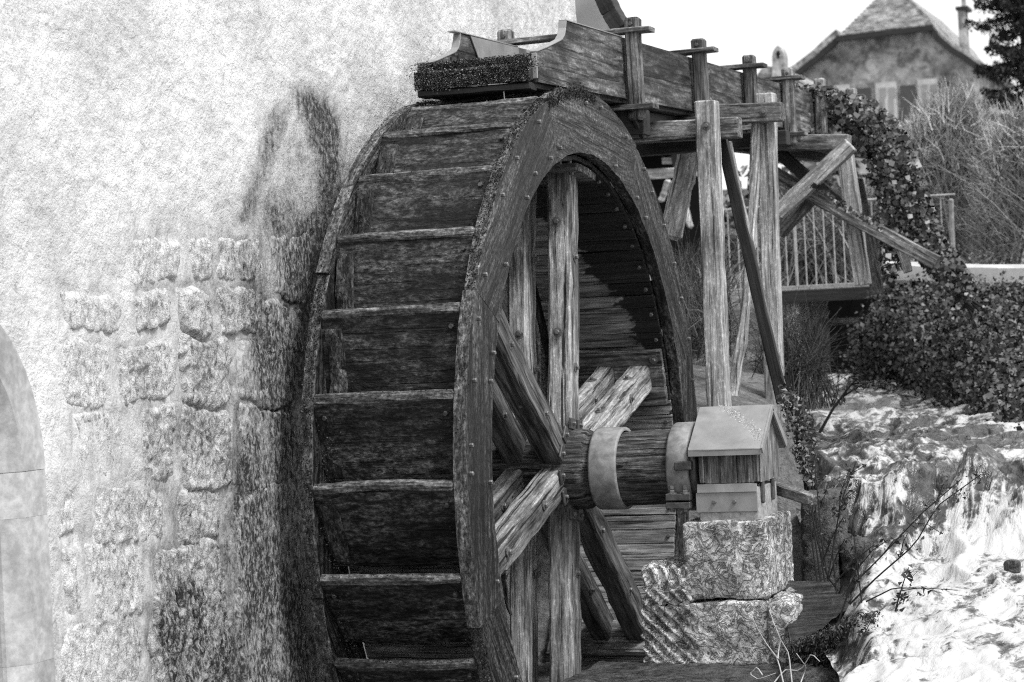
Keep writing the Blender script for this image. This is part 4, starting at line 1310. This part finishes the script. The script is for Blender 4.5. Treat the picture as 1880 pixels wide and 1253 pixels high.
# shed seen between the wheel and the front post
shed = root('shed', (-3, 15, 1), 'dark open shed with a pale rail seen between wheel and front post', 'shed')
a, b = U(1168, 250, Y=15), U(1262, 330, Y=15)
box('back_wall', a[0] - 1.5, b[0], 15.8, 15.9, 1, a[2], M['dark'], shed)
board('roof', (a[0] - 1.6, 15.2, U(1200, 252, Y=15)[2]), (b[0] + .1, 15.2, U(1262, 252, Y=15)[2]), 1.6, .08, M['black_wood'], shed, (0, 0, 1))
board('rail', U(1150, 322, Y=14.6), U(1290, 314, Y=14.6), .08, .12, M['post'], shed, (0, 0, 1))
board('counter', U(1216, 296, Y=14.8), U(1242, 295, Y=14.8), .05, .08, M['post'], shed, (0, 0, 1))
board('post', U(1236, 255, Y=14.8), U(1246, 330, Y=14.8), .08, .08, M['black_wood'], shed, (0, 1, 0))
for k, (x0_, y0_, x1_, y1_) in enumerate(((1228, 330, 1214, 372), (1255, 350, 1268, 420))):
    lg = board('leaning_pole', U(x0_, y0_, Y=12.6), U(x1_, y1_, Y=12.6), .07, .07, M['post'], None, (0, 1, 0), .02, 6, .01)
    tag(lg, ('short pale pole leaning below the shed rail', 'pale pole leaning behind the front trestle post')[k], 'pole')

# ------------------------------------------------------------------ vegetation
def path_cloud(path, n, rs, Y, dy=.35):
    """points scattered round a line of (px, py, radius in px)"""
    path = np.array(path, float)
    t = rs.rand(n) * (len(path) - 1); i = np.minimum(t.astype(int), len(path) - 2); f = (t - i)[:, None]
    q = path[i] * (1 - f) + path[i + 1] * f
    rr = np.sqrt(rs.rand(n)); aa = rs.rand(n) * 2 * math.pi
    px = q[:, 0] + q[:, 2] * rr * np.cos(aa); py = q[:, 1] + q[:, 2] * rr * np.sin(aa)
    yy = Y + rs.randn(n) * dy - (1 - rr) * .25
    return np.array([U(a, b, Y=c) for a, b, c in zip(px, py, yy)])


rs = np.random.RandomState(21)
ivy = root('ivy', (.3, 7.0, 1.1), 'thick dark ivy hanging over the far end of the flume', 'ivy')
pa_ = path_cloud([(1470, 172, 12), (1530, 203, 32), (1585, 226, 46), (1628, 268, 50), (1646, 330, 48), (1668, 390, 46), (1700, 442, 38), (1738, 492, 30), (1775, 535, 24)], 7500, rs, 6.9, .22)
pb_ = path_cloud([(1462, 235, 12), (1500, 250, 22), (1540, 262, 20)], 420, rs, 6.4, .1)
pc_ = path_cloud([(1612, 400, 18), (1640, 470, 26), (1632, 520, 12)], 380, rs, 6.8, .1)
pd_ = path_cloud([(1455, 160, 8), (1520, 172, 12), (1570, 185, 12)], 260, rs, 6.4, .1)
pe_ = path_cloud([(1490, 340, 5), (1560, 385, 6), (1620, 420, 6)], 110, rs, 5.9, .03)
s = Soup(); Pq = np.concatenate([pa_, pb_, pc_, pd_, pe_])
V, F, A = leaves(Pq, .02 + .034 * rs.rand(len(Pq)), rs, (.25, -.9, .55), .75, 1.0, .25)
s.add(V, F, A); tag(link('foliage', s.mesh('ivy_leaves', M['ivy']), None, ivy), None, None, None, 'stuff')
s = Soup()
for k in range(7):
    o = rs.randn() * 14
    pth = [U(x + o + rs.randn() * 8, y + rs.randn() * 8, Y=6.95) for x, y in ((1560, 230), (1610, 270), (1645, 330), (1668, 400), (1700, 460), (1750, 520), (1790, 570))]
    s.tube(pth, .02, .012, 5, .3)
link('stem', s.mesh('ivy_stem', M['weed']), None, ivy)

# right bank with its own ivy
bot = BANK_FOOT
top = [(1640, 548, 10.4), (1670, 536, 10.0), (1730, 532, 9.7), (1800, 534, 9.4), (1850, 536, 9.2), (1900, 538, 9.0), (2050, 540, 8.6)]
nb_, nt_ = 90, 50
u = np.linspace(0, len(bot) - 1, nb_)
Bp = np.stack([np.interp(u, range(len(bot)), [q[j] for q in bot]) for j in range(3)], -1)
Tp = np.stack([np.interp(u, range(len(top)), [q[j] for q in top]) for j in range(3)], -1)
B3 = np.array([U(a, b, Y=c) for a, b, c in Bp]); T3 = np.array([U(a, b, Y=c) for a, b, c in Tp])
B3 = B3 - [0, .2, .25]
v_ = np.linspace(0, 1, nt_)[:, None, None]
S3 = B3[None] * (1 - v_) + T3[None] * v_
bul = np.sin(np.pi * np.linspace(0, 1, nt_))[:, None]
S3[..., 1] -= bul * .55; S3[..., 2] += bul * .08
S3 += (fbm(S3, 2.3, 4, 131)[..., None] * .22) * np.array([.3, -.8, .5])
tag(link('right_bank', mk_mesh('right_bank', S3.reshape(-1, 3), grid_faces(nt_, nb_), M['rock_dark'], True)), 'steep earth bank under the ivy on the right', None, None, 'structure')
n = 24000
ii = rs.rand(n) * (nt_ - 1.01); jj = rs.rand(n) * (nb_ - 1.01)
Pq = S3[ii.astype(int), jj.astype(int)] + rs.randn(n, 3) * .07 + np.array([0, -.06, .03])
s = Soup(); V, F, A = leaves(Pq, .022 + .03 * rs.rand(n), rs, (.1, -.9, .5), .8, .8, .25); s.add(V, F, A)
tag(link('ivy_cover', s.mesh('bank_ivy', M['ivybank'])), 'dark ivy carpet covering the steep right bank above the water', None, None, 'stuff')

# pale willow-like bush: many fine upright twigs
def twig_bush(name, label, base_px, top_px, Y, n, rs, mat, wid, lean=.25, r=.006, group=None):
    """strands from a base line to an uneven dome; px points are (x, y)"""
    b0 = U(base_px[0], base_px[1], Y=Y); b1 = U(base_px[2], base_px[3], Y=Y)
    rt = root(name, (b0 + b1) / 2, label, 'bush', group)
    s = Soup()
    tx = np.array(top_px, float)
    for k in range(n):
        f = rs.rand(); base = b0 + (b1 - b0) * f + np.array([0, rs.randn() * wid, 0])
        xx = rs.uniform(tx[0, 0], tx[-1, 0]); ytop = np.interp(xx, tx[:, 0], tx[:, 1])
        ybase = base_px[1]
        yy = ytop + (ybase - ytop) * abs(rs.beta(.9, 3.0)) + rs.randn() * 5
        e = U(xx, yy, Y=Y + rs.randn() * wid)
        mid = (base + e) / 2 + np.array([(e[0] - base[0]) * -.15, 0, .15]) + rs.randn(3) * .08
        tt = np.linspace(0, 1, 5)[:, None]
        pts = base * (1 - tt) ** 2 + 2 * mid * tt * (1 - tt) + e * tt ** 2
        a_ = rs.rand()
        s.tube(pts, r, r * .3, 3, a_)
        for q in range(3):
            t_ = rs.uniform(.45, .95); p_ = base * (1 - t_) ** 2 + 2 * mid * t_ * (1 - t_) + e * t_ ** 2
            d_ = (e - base) / np.linalg.norm(e - base) * .18 + rs.randn(3) * .13
            s.tube([p_, p_ + d_ * .5 + [0, 0, .02], p_ + d_], r * .5, r * .25, 3, a_ * .6 + rs.rand() * .4)
    tag(link('twigs', s.mesh('twigs', mat), None, rt), None, None, None, 'stuff')
    return rt


def round_shrub(name, label, dome, base_py, Y, n, rs, mat, depth=.6, tl=.3, r=.005):
    """rounded twiggy shrub: fine twigs fill a dome whose outline is a list of px points"""
    d_ = np.array(dome, float); cx = (d_[0, 0] + d_[-1, 0]) / 2
    b = U(cx, base_py, Y=Y)
    rt = root(name, b, label, 'bush')
    s = Soup()
    for k in range(n):
        xx = rs.uniform(d_[0, 0], d_[-1, 0]); yt = np.interp(xx, d_[:, 0], d_[:, 1])
        f = rs.beta(1.0, 1.6); yy = yt + (base_py - yt) * f
        p = U(xx, yy, Y=Y + rs.randn() * depth * (.4 + .6 * f))
        o = (p - b); o /= np.linalg.norm(o) + 1e-6
        d = o * .7 + np.array([0, 0, .45]) + rs.randn(3) * .55; d /= np.linalg.norm(d)
        L = tl * rs.uniform(.5, 1.2); e = p + d * L; m_ = (p + e) / 2 + rs.randn(3) * L * .12
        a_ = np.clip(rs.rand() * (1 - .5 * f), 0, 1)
        s.tube([p, m_, e], r, r * .35, 3, a_)
        q = m_ + (d + rs.randn(3) * .7) * L * .4
        s.tube([m_, q], r * .6, r * .3, 3, a_)
    for k in range(26):
        xx = rs.uniform(d_[0, 0], d_[-1, 0]); yt = np.interp(xx, d_[:, 0], d_[:, 1])
        e = U(xx, yt + 25 + rs.rand() * 40, Y=Y + rs.randn() * depth); b_ = b + rs.randn(3) * [.3, .3, .02]
        s.tube([b_, (b_ + e) / 2 + rs.randn(3) * .12 + [0, 0, .1], e], .016, .006, 4, .25)
    tag(link('twigs', s.mesh('twigs', mat), None, rt), None, None, None, 'stuff')
    return rt


rs = np.random.RandomState(33)
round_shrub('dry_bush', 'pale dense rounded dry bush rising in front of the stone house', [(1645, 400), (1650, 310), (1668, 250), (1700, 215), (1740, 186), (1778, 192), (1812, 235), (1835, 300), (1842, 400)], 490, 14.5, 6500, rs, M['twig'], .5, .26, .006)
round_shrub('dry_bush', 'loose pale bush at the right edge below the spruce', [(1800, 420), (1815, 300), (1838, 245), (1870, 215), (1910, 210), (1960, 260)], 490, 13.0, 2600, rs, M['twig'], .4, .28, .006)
twig_bush('dry_bush', 'brushy bush behind the bridge railing beneath the flume', (1400, 540, 1660, 530), [(1340, 430), (1420, 330), (1500, 370), (1580, 340), (1680, 350)], 14.0, 500, rs, M['brush'], .8, r=.009)
twig_bush('dry_bush', 'tangle of dry stems on the bank between wheel and front post', (1225, 760, 1345, 760), [(1225, 480), (1262, 440), (1300, 520), (1345, 470)], 5.2, 420, rs, M['brush'], .5, r=.006)
twig_bush('dry_bush', 'dark dry shrub on the bank right of the middle post', (1395, 760, 1520, 750), [(1380, 640), (1430, 585), (1470, 575), (1505, 620), (1525, 660)], 4.6, 200, rs, M['weed'], .4, r=.005)
twig_bush('dry_bush', 'bare branches spreading at the right edge above the fence', (1860, 470, 1990, 470), [(1690, 300), (1760, 240), (1830, 330), (1880, 170), (1950, 160)], 11.0, 16, rs, M['brush'], .3, r=.008)

rs = np.random.RandomState(66)
n = 9000
Pq = np.stack([rs.uniform(-9, -2.3, n), 19 + rs.randn(n) * .8, 1.0 + 2.3 * rs.rand(n) ** 1.3], -1)
hgt = 1.5 + .8 * fbm(Pq * [1, 0, 0], .9, 3, 5) + .16 * np.clip(-4 - Pq[:, 0], 0, 4)
Pq[:, 2] = 1.2 + (hgt) * rs.rand(n)
s = Soup(); V, F, A = leaves(Pq, np.full(n, .14), rs, (0, -.7, .4), .9, .7, .2); s.add(V, F, A)
tag(link('thicket', s.mesh('thicket', M['brush'])), 'blurred brushy thicket on the slope behind the flume trestles', None, None, 'stuff')

# leafy dead stalks climbing beside the pier
def stalk(name, label, pts_px, Y, r, nleaf, lsize, rs, mat=None, side=(), group=None):
    p = np.array([U(a, b, Y=Y if np.isscalar(Y) else y) for (a, b), y in zip(pts_px, [Y] * len(pts_px) if np.isscalar(Y) else Y)])
    rt = root(name, p[0], label, 'plant', group)
    t = np.linspace(0, 1, 14); tt = np.linspace(0, 1, len(p))
    q = np.stack([np.interp(t, tt, p[:, k]) for k in range(3)], -1)
    s = Soup(); s.tube(q, r, r * .45, 5, .2)
    lp = []
    for sd in side:
        f, dx, dz, L = sd
        b0 = np.array([np.interp(f, t, q[:, k]) for k in range(3)])
        e = b0 + np.array([dx, rs.randn() * .05, dz])
        sp_ = [b0, (b0 + e) / 2 + np.array([0, 0, .02]), e]
        s.tube(sp_, r * .6, r * .3, 4, .2)
        for k in range(L): lp.append(b0 + (e - b0) * rs.uniform(.3, 1.05) + rs.randn(3) * .01)
    link('stem', s.mesh('stem', mat or M['weed']), None, rt)
    for k in range(nleaf):
        f = rs.uniform(.35, 1.0)
        lp.append(np.array([np.interp(f, t, q[:, k]) for k in range(3)]) + rs.randn(3) * .018)
    if lp:
        s = Soup(); V, F, A = leaves(np.array(lp), np.full(len(lp), lsize), rs, (0, -.6, -.2), 1.0, .45, .3); s.add(V, F, A)
        tag(link('withered_leaves', s.mesh('withered_leaves', mat or M['weed']), None, rt), None, None, None, 'stuff')
    return rt


rs = np.random.RandomState(44)
stalk('dead_weed', 'tall thin dead weed arching up and right over the foam', [(1532, 1165), (1560, 1080), (1620, 1020), (1690, 945), (1765, 880)], [-.55, -.5, -.5, -.5, -.5], .005, 30, .03, rs, None, [(.5, .12, .10, 6), (.7, .15, -.05, 8), (.85, .06, .1, 6)])
stalk('dead_weed', 'upright dead weed with a feathery seed head by the slab', [(1590, 1172), (1580, 1090), (1572, 1020), (1565, 965)], -.6, .005, 34, .03, rs, None, [(.55, .16, .14, 4), (.6, -.05, .12, 3)])
stalk('dead_weed', 'dead weed with hanging leaves nearest the white foam', [(1624, 1185), (1642, 1130), (1652, 1090), (1668, 1042)], -.75, .005, 26, .035, rs, None, [(.7, .20, -.01, 5), (.4, .04, .05, 6)])
stalk('dead_weed', 'dark bare stem bending left of the foam below the old timber', [(1540, 1085), (1520, 1060), (1502, 1000), (1488, 930)], -.2, .007, 10, .03, rs, None, [(.3, .10, .2, 6), (.5, .12, .22, 10), (.15, .22, .2, 6)])
stalk('dead_weed', 'thin weed branching up to the right of the timber end', [(1520, 1060), (1535, 980), (1545, 900), (1560, 860)], -.1, .004, 24, .03, rs, None, [(.5, .08, .12, 5), (.7, .1, .1, 6)])
stalk('dead_weed', 'tallest bare weed rising beside the row of thin sticks', [(1536, 1092), (1528, 1010), (1545, 920), (1572, 848)], -.25, .0045, 30, .03, rs, None, [(.4, .06, .16, 6), (.6, .09, .1, 8), (.75, -.05, .08, 6)])
stalk('dead_weed', 'feathery dark weed just right of the timber end', [(1512, 1060), (1508, 980), (1500, 900), (1496, 850)], .1, .004, 40, .028, rs, None, [(.5, .05, .1, 8), (.7, -.04, .08, 6)])
stalk('dead_weed', 'long dark weed leaning right low over the fall', [(1560, 1110), (1610, 1060), (1680, 1000), (1720, 930), (1800, 872)], -.45, .005, 26, .03, rs, None, [(.4, .05, .12, 4), (.8, .08, .02, 8)])
stalk('dead_weed', 'short drooping weed on the rock below the slab', [(1596, 1240), (1590, 1195), (1586, 1165), (1600, 1140)], -1.0, .004, 30, .035, rs, None, [(.5, .05, .05, 6)])
stalk('dead_weed', 'low twig reaching right across the foam at mid height', [(1590, 1105), (1640, 1080), (1700, 1080), (1758, 1084)], -.7, .004, 10, .015, rs, None, [(.5, .03, .07, 2)])
stalk('dead_weed', 'fallen dark branch leaning over the upper stream', [(1505, 795), (1530, 750), (1560, 710), (1580, 690)], 4.0, .012, 24, .05, rs, None, [(.5, .3, .12, 14), (.75, .32, -.03, 14)])
for k in range(4):
    x = 1484 + k * 6
    st_ = stalk('reed_stick', ('leftmost', 'second from left', 'third from left', 'rightmost')[k] + ' of four thin sticks standing under the timber end', [(x + 16 + k, 1068), (x + 6, 990), (x, 918)], .02, .005, 0, .02, rs, None, (), 'sticks under the old timber')
cv = root('climbing_weed', (1.0, 1.2, -.3), 'leafy dead climber covering the post foot beside the bearing box', 'plant')
pc = path_cloud([(1440, 720, 18), (1462, 760, 28), (1475, 810, 26), (1480, 850, 18), (1488, 890, 8)], 900, rs, 1.4, .12)
s = Soup(); V, F, A = leaves(pc, np.full(len(pc), .03), rs, (.1, -.7, .2), 1.0, .5, .3); s.add(V, F, A * .9)
tag(link('withered_leaves', s.mesh('climber_leaves', M['brush']), None, cv), None, None, None, 'stuff')
s = Soup()
for k in range(9):
    o = rs.randn() * 6
    s.tube([U(a + o + rs.randn() * 4, b, Y=1.4) for a, b in ((1490, 905), (1478, 850), (1468, 790), (1455, 735), (1445, 690))], .012, .006, 5, .15)
link('stem', s.mesh('climber_stem', M['weed']), None, cv)
# pale bare roots hanging at the ledge
rt = root('pale_roots', tuple(U(1430, 1253, Y=-1.1)), 'thin pale bare stems growing in front of the pier foot', 'plant')
s = Soup()
for pth in (((1440, 1262), (1428, 1210), (1405, 1180), (1388, 1150), (1380, 1130)), ((1455, 1262), (1448, 1200), (1430, 1170), (1412, 1120)), ((1415, 1262), (1440, 1230), (1470, 1232), (1490, 1200), (1505, 1215)),
            ((1400, 1240), (1390, 1225), (1376, 1238), (1392, 1248), (1425, 1236)), ((1428, 1210), (1432, 1170), (1418, 1140)), ((1470, 1255), (1480, 1225), (1462, 1200))):
    t = np.linspace(0, 1, 12); tt = np.linspace(0, 1, len(pth)); arr = np.array(pth, float)
    q = [U(np.interp(a, tt, arr[:, 0]), np.interp(a, tt, arr[:, 1]), Y=-1.05 + .05 * math.sin(5 * a)) for a in t]
    s.tube(q, .004, .002, 5, .6)
link('stem', s.mesh('root_stem', M['root']), None, rt)
# hanging moss on the rock below the slab and on the ledge edge
pts = []
for q in range(14000):
    a_ = rs.rand()
    pts.append(U(1455 + 150 * a_ + rs.randn() * 8, (1180 - 60 * a_) + rs.rand() * (85 + 60 * a_), Y=-.62 - .25 * a_ + rs.randn() * .05))
pts = np.array(pts)
ms = Soup(); V, F, A = blades(pts, 0, .03, rs, (0, -.7, -.6), .10, 1.5); ms.add(V, F, A * .6)
tag(link('hanging_moss', ms.mesh('hanging_moss', M['moss'])), 'dark moss and roots hanging from the rock below the slab', None, None, 'stuff')

# spruce at the right edge
sp = root('spruce_tree', tuple(U(1880, 520, Y=30)), 'dark spruce with drooping branches at the right edge', 'tree')
SYp = 30.0
bx = U(1884, 100, Y=SYp)[0]; z_lo, z_hi = U(1895, 420, Y=SYp)[2], U(1895, -260, Y=SYp)[2]
s = Soup(); s.tube([(bx, SYp, z_lo - 3), (bx, SYp, (z_lo + z_hi) / 2), (bx, SYp, z_hi)], .16, .03, 8, .4)
link('trunk', s.mesh('spruce_trunk', M['weed']), None, sp)
rs = np.random.RandomState(55)
s = Soup()
for k in range(260):
    z = z_lo + (z_hi - z_lo) * rs.rand(); f = (z_hi - z) / (z_hi - z_lo)
    L = (.5 + 1.25 * f) * rs.uniform(.55, 1.1); a = rs.rand() * 2 * math.pi
    d = np.array([math.cos(a), math.sin(a), 0])
    t = np.linspace(0, 1, 7)[:, None]
    br_ = np.array([bx, SYp, z]) + d * L * t + np.array([0, 0, 1]) * (-.28 * L * t + .25 * L * t ** 3)
    s.tube(br_, .02, .005, 4, .1)
    nl = int(230 * L) + 30
    tf = rs.beta(1.6, 1.0, nl); base = np.stack([np.interp(tf, t[:, 0], br_[:, j]) for j in range(3)], -1)
    side = np.cross(d, [0, 0, 1])
    ofs = side[None] * rs.randn(nl, 1) * .10 * (1.2 - tf[:, None]) * L + np.array([0, 0, -1]) * np.abs(rs.randn(nl, 1)) * .06 + rs.randn(nl, 3) * .02
    V, F, A = leaves(base + ofs, np.full(nl, .085), rs, None, 1, .35, .1); s.add(V, F, A)
tag(link('crown', s.mesh('spruce_crown', M['needle']), None, sp), None, None, None, 'stuff')
